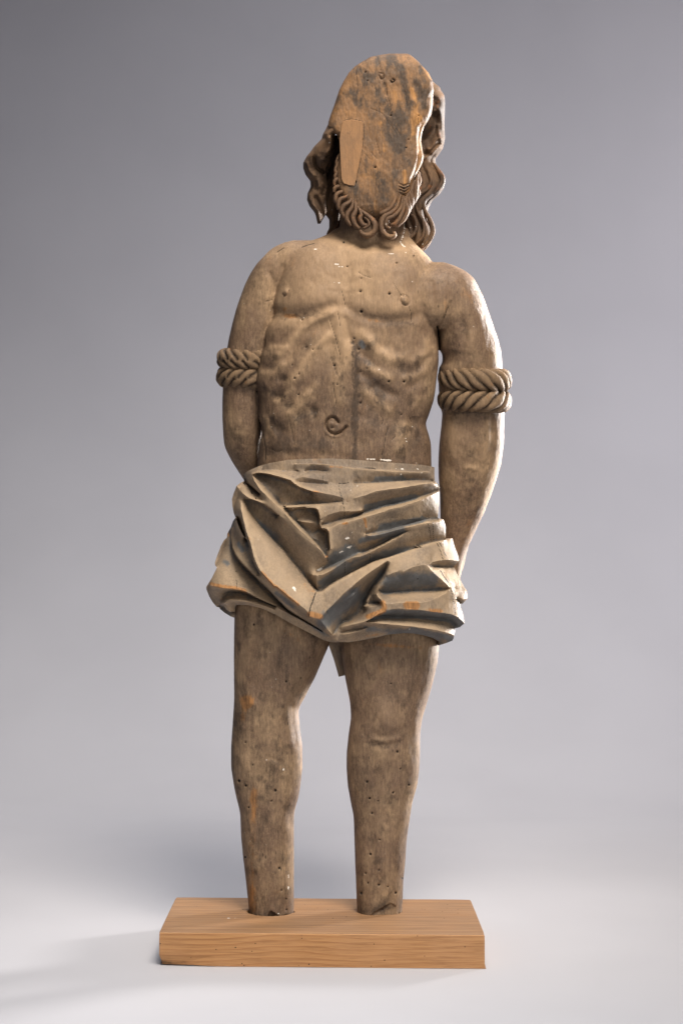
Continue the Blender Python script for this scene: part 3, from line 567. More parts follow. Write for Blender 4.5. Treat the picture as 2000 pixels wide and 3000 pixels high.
# right side notches
ln('D', (632, 640, 17), (625, 800, 18), (618, 920, 18), (602, 1050, 20))
ln('D', (602, 1050, 22), (720, 1020, 24), (900, 995, 24), (1050, 1005, 22), (1172, 1020, 18))
ln('D', (500, 1115, 28), (602, 1050, 22))
ln('D', (500, 1115, 30), (640, 1138, 4), (800, 1140, 0), (1062, 1142, -2))
ln('D', (505, 1122, 30), (620, 1250, 30), (720, 1340, 29), (850, 1450, 27), (965, 1570, 24))
ln('D', (620, 1180, 18), (760, 1200, 14), (850, 1350, 18), (960, 1500, 20), (1030, 1640, 20), 'H', (1090, 800, 18), (1130, 960, 16), (1140, 1190, 24))
ln('H', (1075, 600, 12), (1180, 615, 10), (1320, 625, 8))
ln('H', (1125, 790, 12), (1200, 800, 14), (1260, 822, 14), (1350, 802, 10))
ln('H', (1130, 830, -8), (1190, 900, -12))
# upper left pocket
ln('A', (910, 320, 22), (1010, 290, 22), (1200, 310, 22), (1330, 340, 22), (1568, 408, 22), 'B', (200, 430, 20), (280, 500, 20), (400, 570, 20), (600, 640, 20), (850, 690, 20), (1050, 730, 18), (1200, 780, 16), (1290, 855, 14))
ln('A', (990, 330, -4), (1200, 345, -10), (1500, 430, -14), 'B', (180, 470, -14), (380, 600, -10), (600, 680, -6))
ln('A', (1420, 870, -24), 'B', (50, 905, -22), (250, 905, -20), (450, 892, -16), (700, 882, -8), (900, 872, 2), (1150, 845, 8))
ln('B', (30, 930, 8), (250, 925, 10), (450, 910, 12), (700, 905, 14), (900, 892, 14), (1150, 880, 14), (1240, 905, 15))
ln('B', (80, 958, 12), (250, 955, 14), (400, 942, 16), (750, 925, 18), (1000, 912, 18), (1245, 915, 18))
# bright diagonal strip
ln('A', (925, 335, 14), (1010, 430, 8), (1100, 505, 2), (1300, 700, -10), (1420, 860, -24), (1568, 985, -8), 'B', (100, 1000, -10), (200, 1095, -16), (450, 1355, -16), (600, 1530, -18), (750, 1690, -14), (855, 1829, -8), 'F', (965, 195, 8))
ln('A', (910, 330, 22), (950, 450, 26), (1060, 610, 28), (1180, 740, 30), (1300, 850, 32), (1450, 985, 32), (1568, 1095, 32), 'B', (100, 1080, 32), (300, 1320, 32), (450, 1455, 31), (600, 1590, 30), (780, 1775, 28), 'F', (880, 130, 26), (930, 215, 24), (975, 212, 18))
ln('A', (840, 775, 20), (1000, 830, 24), (1180, 910, 26), (1400, 1080, 28), (1568, 1212, 28), 'B', (150, 1215, 28), (350, 1445, 28), (500, 1575, 28), (640, 1665, 28), (800, 1810, 27), 'F', (930, 222, 23))
# second pocket (hole) edges
ln('B', (500, 962, 18), (690, 968, 20), (745, 1050, 20), (775, 1200, 20), (762, 1260, 20), (800, 1350, 20), (885, 1360, 22), (935, 1410, 24), (950, 1600, 24), (968, 1750, 24), 'F', (1022, 50, 24), (1000, 160, 22), (978, 205, 18))
ln('B', (210, 1085, -14), (300, 1010, -16), (480, 990, -18), (660, 1000, -18), (715, 1070, -16), (740, 1200, -10), (735, 1270, -6), (770, 1370, -6), (860, 1400, -16), (905, 1450, -18), (920, 1600, -16), (935, 1750, -12), 'F', (985, 80, -6))
ln('B', (330, 1210, -6), (480, 1240, 0), (640, 1250, 0))
ln('B', (640, 1450, -22), (760, 1400, -24), (850, 1430, -22))
ln('B', (640, 1550, -12), (780, 1610, -12))
# gouges
ln('B', (320, 245, 6), (500, 180, 9), (640, 138, 10), (700, 150, 11), (800, 145, 11), (880, 170, 10), (955, 235, 9))
ln('B', (480, 262, 2), (650, 240, -1), (800, 255, -1), (900, 262, 2))
ln('B', (420, 290, 6), (600, 300, 8), (800, 330, 8), (950, 300, 8))
ln('B', (280, 425, 14), (370, 385, 10), (480, 380, 10), (700, 420, 9), (1000, 475, 6))
ln('B', (350, 470, 6), (500, 480, 2), (700, 500, 2), (900, 505, 3))
ln('B', (420, 555, 12), (700, 545, 10), (1000, 525, 8), (1180, 515, 6), (1340, 500, 6))
ln('B', (780, 1200, 14), (900, 1110, 17), (1150, 1035, 18), (1400, 1030, 18), (1560, 1010, 16))
# left side layers
ln('A', (830, 410, 10), (870, 500, 12), (1000, 640, 14), (1060, 690, 16), (1105, 775, 20))
ln('A', (765, 350, 2), (830, 410, 10))
ln('A', (762, 400, -18), (775, 500, -22), (860, 545, -26), (960, 620, -24), (1050, 700, -16))
ln('A', (760, 470, -8), (870, 640, -4), (980, 780, 8), (1090, 800, 12))
ln('A', (612, 545, 16), (720, 680, 18), (840, 775, 20))
ln('A', (760, 825, -10), (850, 820, -12), (1000, 850, -12), (1150, 940, -12), (1380, 1110, -14))
ln('A', (770, 835, -14), (850, 1000, -18), (950, 1150, -20), (1100, 1330, -22), (1300, 1550, -24), (1568, 1820, -24), 'F', (80, 0, -24), (400, 400, -22), (600, 655, -18), (742, 812, -12))
ln('A', (745, 850, 4), (830, 1000, -6), (935, 1160, -10), (1085, 1340, -12), (1285, 1560, -12), (1540, 1829, -12), 'F', (60, 10, -12), (380, 410, -10), (580, 670, -4), (745, 880, 26))
ln('A', (690, 870, 14), (697, 1000, 18), (738, 1180, 22), (790, 1400, 26), (860, 1590, 30), (920, 1825, 34), 'E', (1000, 200, 36), (1090, 400, 38), (1140, 480, 40), (1400, 760, 42), 'F', (0, 765, 43), (200, 930, 44), (400, 1090, 44), (600, 1255, 44), (640, 1345, 44), (820, 1392, 44))
ln('F', (748, 885, 27), (700, 1030, 36), (640, 1200, 42), (620, 1320, 44))
ln('A', (590, 1152, 2), (650, 1330, 4), (740, 1500, 4), (808, 1572, 6))
ln('A', (610, 1180, -38), (680, 1360, -36), (760, 1520, -34), (815, 1600, -28))
ln('A', (500, 1345, -26), (508, 1540, -22), (540, 1700, -18), (595, 1829, -14), 'E', (600, 10, -14), (680, 180, -10), (800, 330, -6), (950, 480, -2), (1030, 560, 0))
ln('A', (475, 1400, -38), (490, 1560, -42), (520, 1720, -44), 'E', (575, 20, -46), (655, 190, -50), (775, 350, -52), (925, 500, -52), (1010, 590, -50), (1280, 850, -46), (1568, 1150, -42), 'F', (290, 1280, -36), (600, 1460, -30), (880, 1640, -24))
ln('A', (808, 1572, -20), (845, 1700, -18), 'E', (890, 20, -14), (960, 220, -10), (1030, 380, -6), (1100, 520, -2), (1030, 560, 0))
ln('E', (1040, 560, 6), (1180, 700, 8), (1300, 815, 8), (1568, 1100, 8), 'F', (300, 1245, 8), (620, 1440, 8), (900, 1620, 8), (1050, 1725, 6))
ln('E', (190, 755, -2), (400, 795, -2), (640, 820, -4), (800, 850, -6), (950, 920, -10), (1150, 1020, -16), (1300, 1090, -20), (1568, 1190, -26))
ln('E', (120, 830, -14), (190, 800, -8), (190, 755, -2))
ln('E', (400, 1000, -48), (480, 900, -50), (650, 880, -50), (800, 900, -48), (950, 965, -46), (1200, 1065, -44), (1400, 1160, -40))
ln('E', (560, 960, -40), (700, 950, -36), (900, 1010, -34))
ln('E', (440, 1095, -22), (500, 1045, -18), (620, 1030, -16), (850, 1058, -16), (1050, 1100, -18), (1300, 1180, -20), (1568, 1280, -20), 'F', (0, 1175, -18), (300, 1330, -16), (700, 1550, -12), (1000, 1715, -8), (1160, 1800, -6))
ln('E', (435, 1110, -40), (480, 1190, -42), (560, 1250, -46), (640, 1240, -56))
ln('E', (350, 1180, -80), (430, 1150, -82), (470, 1210, -82), (540, 1260, -82), (630, 1260, -82))

from collections import defaultdict
def cloth_mesh():
    pts = []; hs = []; edges = []
    def addline(L, closed=False, seg=3.0):
        L = [tuple(p) for p in L]
        if closed: L = L + [L[0]]
        first = len(pts); prev = None
        for a, b in zip(L[:-1], L[1:]):
            n = max(1, int(math.hypot(b[0] - a[0], b[1] - a[1]) / seg))
            for k in range(n):
                t = k / n
                pts.append((a[0] + (b[0] - a[0]) * t, a[1] + (b[1] - a[1]) * t)); hs.append(a[2] + (b[2] - a[2]) * t)
                if prev is not None: edges.append((prev, len(pts) - 1))
                prev = len(pts) - 1
        if closed: edges.append((prev, first))
        else:
            pts.append(L[-1][:2]); hs.append(L[-1][2]); edges.append((prev, len(pts) - 1))
        return list(range(first, len(pts)))
    def wob(L, amp):        # smooth long hand-cut lines
        c = catmull(L, 7.0); r = random.Random(int(c[0][0] * 7 + c[0][1]))
        out = []
        for i, p in enumerate(c):
            e = min(1, i, len(c) - 1 - i)
            out.append((p[0] + amp * e * (r.random() - .5), p[1] + amp * e * (r.random() - .5), p[2] + e * 1.2 * (r.random() - .5)))
        return out
    loop = addline(OUT, True)
    nl = len(loop)
    for L in LN: addline(wob(L, 1.0))
    nc = len(pts)
    cx = np.array([p[0] for p in pts]); cy = np.array([p[1] for p in pts])
    sp = 2.9
    gx, gy = np.meshgrid(np.arange(598, 1380, sp), np.arange(1335, 1900, sp * 0.87))
    gx = gx + (np.arange(gx.shape[0]) % 2)[:, None] * sp / 2
    gx = gx.ravel(); gy = gy.ravel()
    ins = in_poly(gx, gy, OUT)
    gx, gy = gx[ins], gy[ins]
    key = set()
    for x, y in zip(cx, cy):
        i, j = int(x / 1.6), int(y / 1.6)
        for a in (-1, 0, 1):
            for b in (-1, 0, 1): key.add((i + a, j + b))
    keep = [(x, y) for x, y in zip(gx, gy) if (int(x / 1.6), int(y / 1.6)) not in key]
    rnd = random.Random(3)
    allp = [Vector(p) for p in pts] + [Vector((x + rnd.uniform(-.3, .3), y + rnd.uniform(-.3, .3))) for x, y in keep]
    vo, eo, fo, ov, oe, of = delaunay_2d_cdt(allp, edges, [loop], 1, 1e-4, True)
    n = len(vo); X = np.array([v[0] for v in vo]); Y = np.array([v[1] for v in vo])
    fc = np.array([[X[list(f)].mean(), Y[list(f)].mean()] for f in fo]); okf = in_poly(fc[:, 0], fc[:, 1], OUT)
    fo = [f for f, k in zip(fo, okf) if k and len(f) == 3]
    used = np.zeros(n, bool); used[np.array(fo).ravel()] = True
    remap = np.cumsum(used) - 1; fo = [tuple(int(remap[i]) for i in f) for f in fo]
    ov = [o for o, u_ in zip(ov, used) if u_]; X = X[used]; Y = Y[used]; n = len(X)
    h = np.full(n, np.nan)
    for i, o in enumerate(ov):
        c = [hs[k] for k in o if k < nc]
        if c: h[i] = max(c) if len(c) > 1 and min(c) > 0 else sum(c) / len(c)
    fixed = ~np.isnan(h)
    E = set()
    for f in fo:
        for a, b in zip(f, list(f[1:]) + [f[0]]): E.add((min(a, b), max(a, b)))
    E = np.array(sorted(E)); deg = np.bincount(E.ravel(), minlength=n).astype(float); deg[deg == 0] = 1
    g = h.copy(); g[~fixed] = 8
    for it in range(700):
        s = np.bincount(E[:, 0], g[E[:, 1]], n) + np.bincount(E[:, 1], g[E[:, 0]], n)
        q = s / deg; g = np.where(fixed, g, g + 1.6 * (q - g) if it % 3 else q)
        g = np.clip(g, -120, 60)
    # round the creases off a very little
    for it in range(1):
        s = np.bincount(E[:, 0], g[E[:, 1]], n) + np.bincount(E[:, 1], g[E[:, 0]], n); g = g * 0.9 + 0.1 * s / deg
    mean = g
    for it in range(14):
        s = np.bincount(E[:, 0], mean[E[:, 1]], n) + np.bincount(E[:, 1], mean[E[:, 0]], n); mean = s / deg
    curv = g - mean
    return X, Y, g, curv, [list(f) for f in fo], fixed
X, Y, g, curv, fo, fixed_v = cloth_mesh()
rowsB = np.array([(1335, 722, 1292, 112), (1400, 708, 1302, 132), (1500, 676, 1308, 150), (1560, 662, 1322, 156), (1600, 652, 1340, 160), (1700, 606, 1392, 168), (1800, 592, 1396, 170), (1900, 592, 1396, 168)], float)
def barrel(x, y, back=False):
    xl = np.interp(y, rowsB[:, 0], rowsB[:, 1]); xr = np.interp(y, rowsB[:, 0], rowsB[:, 2]); D = np.interp(y, rowsB[:, 0], rowsB[:, 3])
    t = np.clip((x - (xl + xr) / 2) / ((xr - xl) / 2), -0.985, 0.985)
    return D * (1 - np.abs(t) ** 2.5) ** (1 / 2.5)
n = len(X)
uneven = (fbm(X / 22, Y / 30, X * 0, 3, 3) - 0.5) * 3.0 + (fbm(X / 6, Y / 12, X * 0, 2, 9) - 0.5) * 1.2
g = np.where(g > 6, 6 + (g - 6) * 1.35, 6 + (g - 6) * 1.5)
df = barrel(X, Y) + g + uneven
xc = np.interp(Y, rowsB[:, 0], (rowsB[:, 1] + rowsB[:, 2]) / 2)
front = P(X, Y, df)
back = P(xc + (X - xc) * 0.93, Y, -barrel(X, Y) * 0.85 - 20)
cnt = defaultdict(int); dirn = {}
for f in fo:
    for a, b in zip(f, f[1:] + [f[0]]): cnt[(min(a, b), max(a, b))] += 1; dirn[(min(a, b), max(a, b))] = (a, b)
Fc = [tuple(f) for f in fo] + [tuple(i + n for i in reversed(f)) for f in fo]
for k, c in cnt.items():
    if c == 1:
        a, b = dirn[k]; Fc.append((b, a, a + n, b + n))
me = make_mesh("loincloth", np.vstack([front, back]), Fc, smooth=False); fix_normals(me)
# smooth shading except across sharp carved creases
bm = bmesh.new(); bm.from_mesh(me)
for f in bm.faces: f.smooth = True
for e in bm.edges:
    i0, i1 = e.verts[0].index, e.verts[1].index
    fx = i0 < n and i1 < n and fixed_v[i0] and fixed_v[i1]
    if len(e.link_faces) == 2 and e.calc_face_angle(0) > math.radians(9 if fx else 40): e.smooth = False
bm.to_mesh(me); bm.free()
edge_wear = np.clip((curv - 1.6) / 5.0, 0, 1)
nz1 = fbm(X / 16, Y / 16, X * 0, 3, 33)
or_ = edge_wear * np.clip((nz1 - 0.5) * 3.2, 0, 1) * 0.4
or_ += strokes(X, Y, [(cv('E', (1160, 500), (1400, 770), 'F', (0, 775), (200, 945), (420, 1120)), 7, 0.85), (cv('E', (190, 720), (400, 770), (640, 800), (850, 860)), 8, 0.8), (cv('F', (640, 1300), (820, 1340)), 13, 0.85), (cv('F', (550, 720), (700, 950)), 20, 0.45),
                      (cv('G', (780, 1080), (820, 1220), (500, 1350)), 11, 0.9), (cv('H', (100, 950), (260, 960)), 13, 0.7), (cv('H', (500, 1040), (800, 1060)), 10, 0.6), (cv('G', (1250, 1130), (1430, 1130)), 12, 0.6), (cv('C', (180, 1180), (210, 1330)), 6, 0.8), (cv('B', (1200, 1270), (1280, 1260)), 5, 0.8),
                      (cv('B', (950, 180), (1180, 190)), 4, 0.6), (cv('G', (480, 1720), (700, 1690)), 6, 0.6), (cv('A', (440, 1450), (460, 1500)), 6, 0.7), (cv('G', (900, 1370), 'H', (600, 1240)), 3.5, 0.45), (cv('B', (940, 1400),), 4, 0.8), (cv('F', (940, 190), (960, 200)), 5, 0.8), (cv('A', (830, 1540), (860, 1560)), 6, 0.6),
                      (cv('B', (600, 640), (900, 690)), 3, 0.6), (cv('B', (700, 850), (900, 850)), 8, 0.35), (cv('H', (880, 610), (960, 600)), 4, 0.6), (cv('G', (680, 920),), 8, 0.4)])
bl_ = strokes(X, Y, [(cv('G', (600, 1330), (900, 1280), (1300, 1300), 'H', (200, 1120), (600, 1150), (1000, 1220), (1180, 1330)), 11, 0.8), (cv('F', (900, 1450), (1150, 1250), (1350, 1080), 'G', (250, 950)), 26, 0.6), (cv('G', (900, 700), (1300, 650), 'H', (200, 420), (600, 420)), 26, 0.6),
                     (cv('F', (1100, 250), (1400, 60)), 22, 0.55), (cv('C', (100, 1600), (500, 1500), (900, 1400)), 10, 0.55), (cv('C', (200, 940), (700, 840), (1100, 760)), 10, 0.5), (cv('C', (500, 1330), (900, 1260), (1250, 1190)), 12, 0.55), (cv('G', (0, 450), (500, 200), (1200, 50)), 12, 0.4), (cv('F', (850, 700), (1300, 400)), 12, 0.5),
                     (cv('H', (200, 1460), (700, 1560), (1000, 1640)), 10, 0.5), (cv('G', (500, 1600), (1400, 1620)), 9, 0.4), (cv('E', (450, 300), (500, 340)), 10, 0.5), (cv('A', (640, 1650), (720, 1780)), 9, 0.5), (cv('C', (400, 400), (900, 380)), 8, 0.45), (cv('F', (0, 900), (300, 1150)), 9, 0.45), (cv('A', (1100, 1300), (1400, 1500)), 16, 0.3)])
wt_ = blobs(X, Y, [(q[0], q[1], q[2], q[3], q[4], 1.0) for q in cv('C', (900, 215, 8, 5, 20), (865, 340, 4, 8, 20), (780, 215, 4, 2, 0), (1010, 240, 4, 2, 0), 'B', (1290, 1540, 9, 5, -20), (1350, 1710, 5, 3, -20), (1180, 1810, 7, 2, -20), (840, 500, 4, 2, 0), (900, 465, 2, 2, 0), 'F', (830, 440, 13, 5, -30),
                   (350, 850, 10, 4, 55), (330, 800, 6, 4, 20), (1240, 110, 9, 2.5, -20), (1390, 20, 7, 4, -20), 'C', (1375, 1140, 2.5, 5, 0), (1270, 1185, 2, 2, 0), 'A', (1030, 1580, 3, 4, 0), (1050, 1500, 2, 2, 0), 'B', (670, 1570, 3, 3, 0), (250, 985, 2, 4, -40), (1480, 545, 5, 2, -20), (1360, 625, 3, 3, 0), 'G', (1300, 1595, 2, 2, 0), (640, 1625, 3, 2, 0), 'H', (135, 1450, 2, 2, 0), 'E', (550, 495, 1.5, 5, 25), 'C', (420, 65, 8, 2, 0), (1200, 225, 5, 2, 20), (1275, 300, 2, 5, 0))])
wt_ += strokes(X, Y, [(cv('D', (990, 1450), (1040, 1530), (1075, 1590)), 2.2, 0.9), (cv('D', (610, 1048), (800, 1012), (950, 992), (1050, 1002), (1150, 1020)), 1.4, 0.65), (cv('H', (890, 1112), (1010, 1130), (1130, 1188)), 1.4, 0.6), (cv('H', (1200, 1215), (1270, 1310)), 1.6, 0.7), (cv('H', (1200, 802), (1260, 820), (1350, 802)), 1.5, 0.6)])
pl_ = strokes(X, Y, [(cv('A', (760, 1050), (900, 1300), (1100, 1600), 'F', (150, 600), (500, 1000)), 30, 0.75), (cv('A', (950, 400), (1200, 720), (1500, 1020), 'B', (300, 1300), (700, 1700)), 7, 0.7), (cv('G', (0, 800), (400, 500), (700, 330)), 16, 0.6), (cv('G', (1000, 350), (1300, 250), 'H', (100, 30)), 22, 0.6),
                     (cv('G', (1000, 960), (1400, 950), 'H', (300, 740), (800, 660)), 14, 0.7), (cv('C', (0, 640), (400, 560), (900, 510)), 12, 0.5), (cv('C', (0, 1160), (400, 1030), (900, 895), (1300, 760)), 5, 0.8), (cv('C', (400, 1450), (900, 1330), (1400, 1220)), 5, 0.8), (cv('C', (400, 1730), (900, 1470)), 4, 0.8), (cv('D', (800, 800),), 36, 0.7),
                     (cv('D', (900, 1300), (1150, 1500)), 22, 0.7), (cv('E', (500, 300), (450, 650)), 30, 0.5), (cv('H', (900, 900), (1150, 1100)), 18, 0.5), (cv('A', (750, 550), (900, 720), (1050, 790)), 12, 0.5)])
dk_ = strokes(X, Y, [(cv('A', (1100, 400), (1500, 600), 'B', (200, 750), (600, 800)), 20, 0.55), (cv('B', (500, 1050), (700, 1150), (850, 1500), (900, 1700)), 16, 0.5), (cv('A', (900, 950), (1300, 1350), 'F', (300, 250), (600, 600)), 16, 0.35), (cv('C', (0, 280), (50, 400)), 8, 0.6), (cv('F', (100, 980), (500, 1290), (900, 1560)), 9, 0.4),
                     (cv('G', (400, 1050), (250, 1300)), 14, 0.3)])
ck_ = np.zeros(n)
for c in [cv('B', (1120, 545), (1160, 700), (1195, 860), (1235, 1010), (1225, 1160)), cv('F', (750, 885), (700, 1030), (640, 1200), (620, 1360)), cv('F', (1300, 290), (1305, 540)), cv('E', (660, 620), (680, 720), (670, 830)), cv('D', (520, 240), (560, 420), (580, 600)), cv('D', (625, 220), (630, 420), (640, 600)),
          cv('D', (710, 650), (780, 820), (830, 990)), cv('D', (760, 640), (850, 820), (925, 990)), cv('D', (780, 1220), (870, 1370), (980, 1560), 'H', (1040, 800), (1080, 1080), (1085, 1150)), cv('D', (850, 1250), (960, 1430), (1060, 1620), 'H', (1110, 800), (1140, 1000), (1150, 1200)), cv('B', (1120, 495), (1200, 500), (1320, 480)),
          cv('C', (40, 215), (200, 205), (380, 215)), cv('C', (200, 1330), (205, 1420)), cv('F', (975, 220), (980, 290)), cv('G', (550, 120), (545, 290)), cv('B', (820, 340), (825, 440)), cv('A', (880, 650), (930, 740), (1000, 800))]:
    ck_ = np.maximum(ck_, strokes(X, Y, [(c, 1.3, 0.9)]))
ho_ = blobs(X, Y, [(q[0], q[1], 2.6, 2.4, 0, 1.0) for q in cv('E', (668, 483), (1003, 1507), 'D', (305, 1395), (1240, 1300), 'G', (745, 1030))])
z2 = np.zeros(n)
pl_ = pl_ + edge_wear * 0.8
bl_ = bl_ * 1.15 + np.clip(-curv / 5.0, 0, 1) * 0.35 + 0.14  # blue-grey paint; concave creases get more, partly their shade put into the colour
def two(a, b): return np.concatenate([a, b])
add_attr(me, 'marks', np.stack([two(np.clip(dk_, 0, 1), z2), two(np.clip(or_ * 0.78, 0, 1), z2), two(np.clip(wt_, 0, 1), z2)], -1))
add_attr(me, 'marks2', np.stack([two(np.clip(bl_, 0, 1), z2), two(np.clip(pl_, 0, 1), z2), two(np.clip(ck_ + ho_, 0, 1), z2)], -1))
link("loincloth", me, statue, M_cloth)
# hanging end of the cloth seen between the thighs
tailp = cv('L', (700, 200), (750, 325), (790, 440), (825, 562), (872, 550), (862, 400), (870, 200))
def prism(poly, d0, d1):
    n = len(poly); f = P([p[0] for p in poly], [p[1] for p in poly], d0); b = P([p[0] for p in poly], [p[1] for p in poly], d1)
    Fc = [tuple(range(n)), tuple(range(2 * n - 1, n - 1, -1))] + [(i, i + n, (i + 1) % n + n, (i + 1) % n) for i in range(n)]
    return np.vstack([f, b]), Fc
v, f = prism(tailp, -40, -75)
me = make_mesh("cloth_end", v, f, False); fix_normals(me); link("cloth_end", me, statue, M_cloth)

# ---- ropes round the arms
def rope(cx, cy, hw, dep_c, hd, rv, rh, N_, twist, tilt, phase):
    na, nb = 720, 44; V = []; 
    a = np.linspace(0, 2 * np.pi, na, endpoint=False)[:, None]; b = np.linspace(0, 2 * np.pi, nb, endpoint=False)[None, :]
    s = (N_ * a / (2 * np.pi) + twist * b / (2 * np.pi) + phase + 0.10 * np.sin(3 * a + phase) + 0.05 * np.sin(11 * a))
    fr = s - np.floor(s)
    prof = np.sqrt(np.clip(1 - (2 * fr - 1) ** 2 * 0.97, 0, 1))
    lip = 0.75 * prof + 0.25 * (1 - fr)
    k = 0.52 + 0.58 * lip + 0.03 * (vnoise(a * 40 + b * 0, b * 3, a * 0, 5) - 0.5)
    rr_v = rv * k; rr_h = rh * k
    x = cx + (hw - rh + rr_h * np.cos(b)) * np.cos(a)
    d = dep_c + (hd - rh + rr_h * np.cos(b)) * np.sin(a)
    y = cy + tilt * np.cos(a) - rr_v * np.sign(np.sin(b)) * np.abs(np.sin(b)) ** 0.8 + 0 * a
    V = P(x.ravel(), y.ravel(), d.ravel())
    Fc = [(i * nb + j, ((i + 1) % na) * nb + j, ((i + 1) % na) * nb + (j + 1) % nb, i * nb + (j + 1) % nb) for i in range(na) for j in range(nb)]
    return V, Fc, (1 - prof)
def rope_obj(*a):
    v, f, gr = rope(*a); me = make_mesh("rope", v, f); fix_normals(me)
    gr = (gr * np.ones((720, 44))).ravel()
    z = np.zeros(len(v)); q, yy, d_ = invP(v)
    nn = fbm(q / 12, yy / 12, d_ / 12, 3, 4)
    add_attr(me, 'marks', np.stack([np.clip((nn - 0.5) * 1.2, 0, .4) + np.clip(gr * 2.2 - 0.45, 0, 1.2), np.clip((0.45 - nn) * 2, 0, .4), z], -1))  # grooves darkened, crests paled below: grime plus strand shading put into the colour
    add_attr(me, 'marks2', np.stack([z, np.clip(1.0 - gr * 3, 0, 1) * 0.5, z], -1))
    o = link("rope", me, statue, M_rope); return o
rope_obj(1390, 1112, 108, -36, 98, 34, 28, 17, -5.0, 3, 0.1)
rope_obj(1389, 1173, 108, -42, 98, 34, 29, 16, 5.0, 2, 0.4)
rope_obj(728, 1053, 93, -52, 82, 31, 26, 15, -4.6, 2, 0.3)
rope_obj(727, 1106, 94, -56, 82, 31, 27, 14, 4.8, 2, 0.7)

# ---- head with the sliced-off face
headrows = [(157, 1140, 1192, 10, 60, 90), (160, 1118, 1200, 6, 80, 120), (166, 1086, 1208, 4, 96, 140), (181, 1060, 1226, 0, 104, 165), (193, 1041, 1236, 0, 108, 175), (212, 1022, 1254, 0, 110, 185), (238, 1006, 1267, 0, 111, 190), (263, 993.5, 1270, 0, 112, 195), (283, 987, 1268, 0, 112, 195),
            (311, 977.5, 1267, 0, 112, 195), (337, 968, 1262, 0, 112, 190), (356, 962, 1252, 0, 112, 190), (372, 960, 1241, 0, 112, 185), (384, 968, 1238, 0, 112, 180), (394, 986, 1235, 0, 112, 180), (413, 993, 1232.6, 0, 112, 175), (439, 995, 1236, 0, 112, 170), (458, 993, 1240.6, 0, 112, 165), (477, 987, 1237, 0, 112, 160),
            (503, 984, 1224, 0, 112, 150), (534, 984, 1211, 0, 111, 140), (560, 992, 1201, 0, 110, 130), (579, 1002, 1186, 0, 108, 120), (600, 1018, 1165, 0, 106, 110), (617, 1040, 1140, 2, 102, 100), (632, 1062, 1120, 4, 94, 90), (640, 1080, 1105, 6, 80, 70)]
headrows = [r + (8.0,) for r in headrows]
hv, hf = row_tube(headrows, 1.8, 260, 1)
# resample the front so that it carries detail: subdivide the wide front quads by a finer grid mesh
def face_plate(rows, step, inset):
    R = np.array(rows, float); ys = np.arange(R[0, 0] + 2, R[-1, 0] - 2, step)
    xl = smooth1(np.interp(ys, R[:, 0], R[:, 1]), 2) + inset; xr = smooth1(np.interp(ys, R[:, 0], R[:, 2]), 2) - inset
    return ys, xl, xr
me = make_mesh("head", hv, hf); fix_normals(me)
me = remeshed("head", me, 0.0009, 2, 0.5)
co = get_co(me); no = get_no(me); px, py, dd = invP(co); face = np.clip(-no[:, 1] * 1.6 - 0.2, 0, 1)
rel = (fbm(px / 30, py / 50, dd * 0, 3, 21) - 0.5) * 5 + (fbm(px / 7, py / 11, dd * 0, 2, 23) - 0.5) * 1.6
hc = [cv('K', (797, 138), (812, 190), (832, 275)), cv('K', (850, 350), (880, 430), (890, 490)), cv('K', (900, 520), (935, 660)), cv('K', (780, 880), (800, 960), (820, 1040)), cv('K', (740, 620), (850, 670), (900, 760)), cv('K', (680, 1030), (740, 1090)), cv('K', (740, 1020), (800, 1085)), cv('K', (880, 540), (920, 640), (930, 690)),
      cv('K', (1050, 460), (1075, 600)), cv('K', (920, 770), (980, 860)), cv('K', (1170, 700), (1180, 800)), cv('K', (780, 1300), (790, 1500)), cv('K', (960, 780), (1010, 870)), cv('K', (600, 270), (620, 420))]
rel += strokes(px, py, [(c, 1.5, -1.2) for c in hc]) + (fbm(px / 4, py / 9, dd * 0, 2, 29) - 0.5) * 1.6
rel += strokes(px, py, [(cv('K', (835, 320),), 7, 3), (cv('K', (810, 310), (835, 350), (858, 335), (850, 300), (815, 295)), 2, -4), (cv('K', (920, 365), (935, 380), (958, 362), (940, 348)), 2.2, -5), (cv('K', (870, 400), (880, 490)), 5, -3),
                        (cv('K', (1240, 440), (1270, 560), (1240, 690), (1190, 790)), 6, -3), (cv('K', (1060, 480), (1080, 640)), 8, -2), (cv('K', (1150, 400), (1200, 520)), 9, -3)])
# rounded, hollowed right edge of the slab
strip = cv('K', (1300, 500), (1308, 560), (1305, 640), (1265, 730), (1205, 800), (1185, 900), (1190, 990), (1185, 1080), (1165, 1160), (1130, 1250), (1105, 1340), (1060, 1420))
ds = poly_dist(px, py, catmull(strip, 8))
rel -= 9 * np.exp(-(ds / 6.5) ** 2)
hh = cv('K', (780, 1160), (690, 285), (708, 365), (1176, 685), (1065, 978), (600, 1295), (660, 905), (645, 960), (640, 1020), (600, 1045), (540, 760), (920, 685), (1085, 905))
hm = blobs(px, py, [(q[0], q[1], (3.2 if i == 0 else 2.0), (3.2 if i == 0 else 2.0), 0, 1) for i, q in enumerate(hh)])
rel -= 6 * np.clip(hm, 0, 1)
rel += strokes(px, py, [(cv('K', (1010, 1330 + 27 * k), (1045, 1345 + 27 * k), (1085, 1325 + 25 * k)), 3.2, 5) for k in range(4)] + [(cv('K', (1010, 1317 + 27 * k), (1045, 1332 + 27 * k), (1085, 1312 + 25 * k)), 2.2, -5) for k in range(4)])
co[:, 1] -= rel * U * face
set_co(me, co)
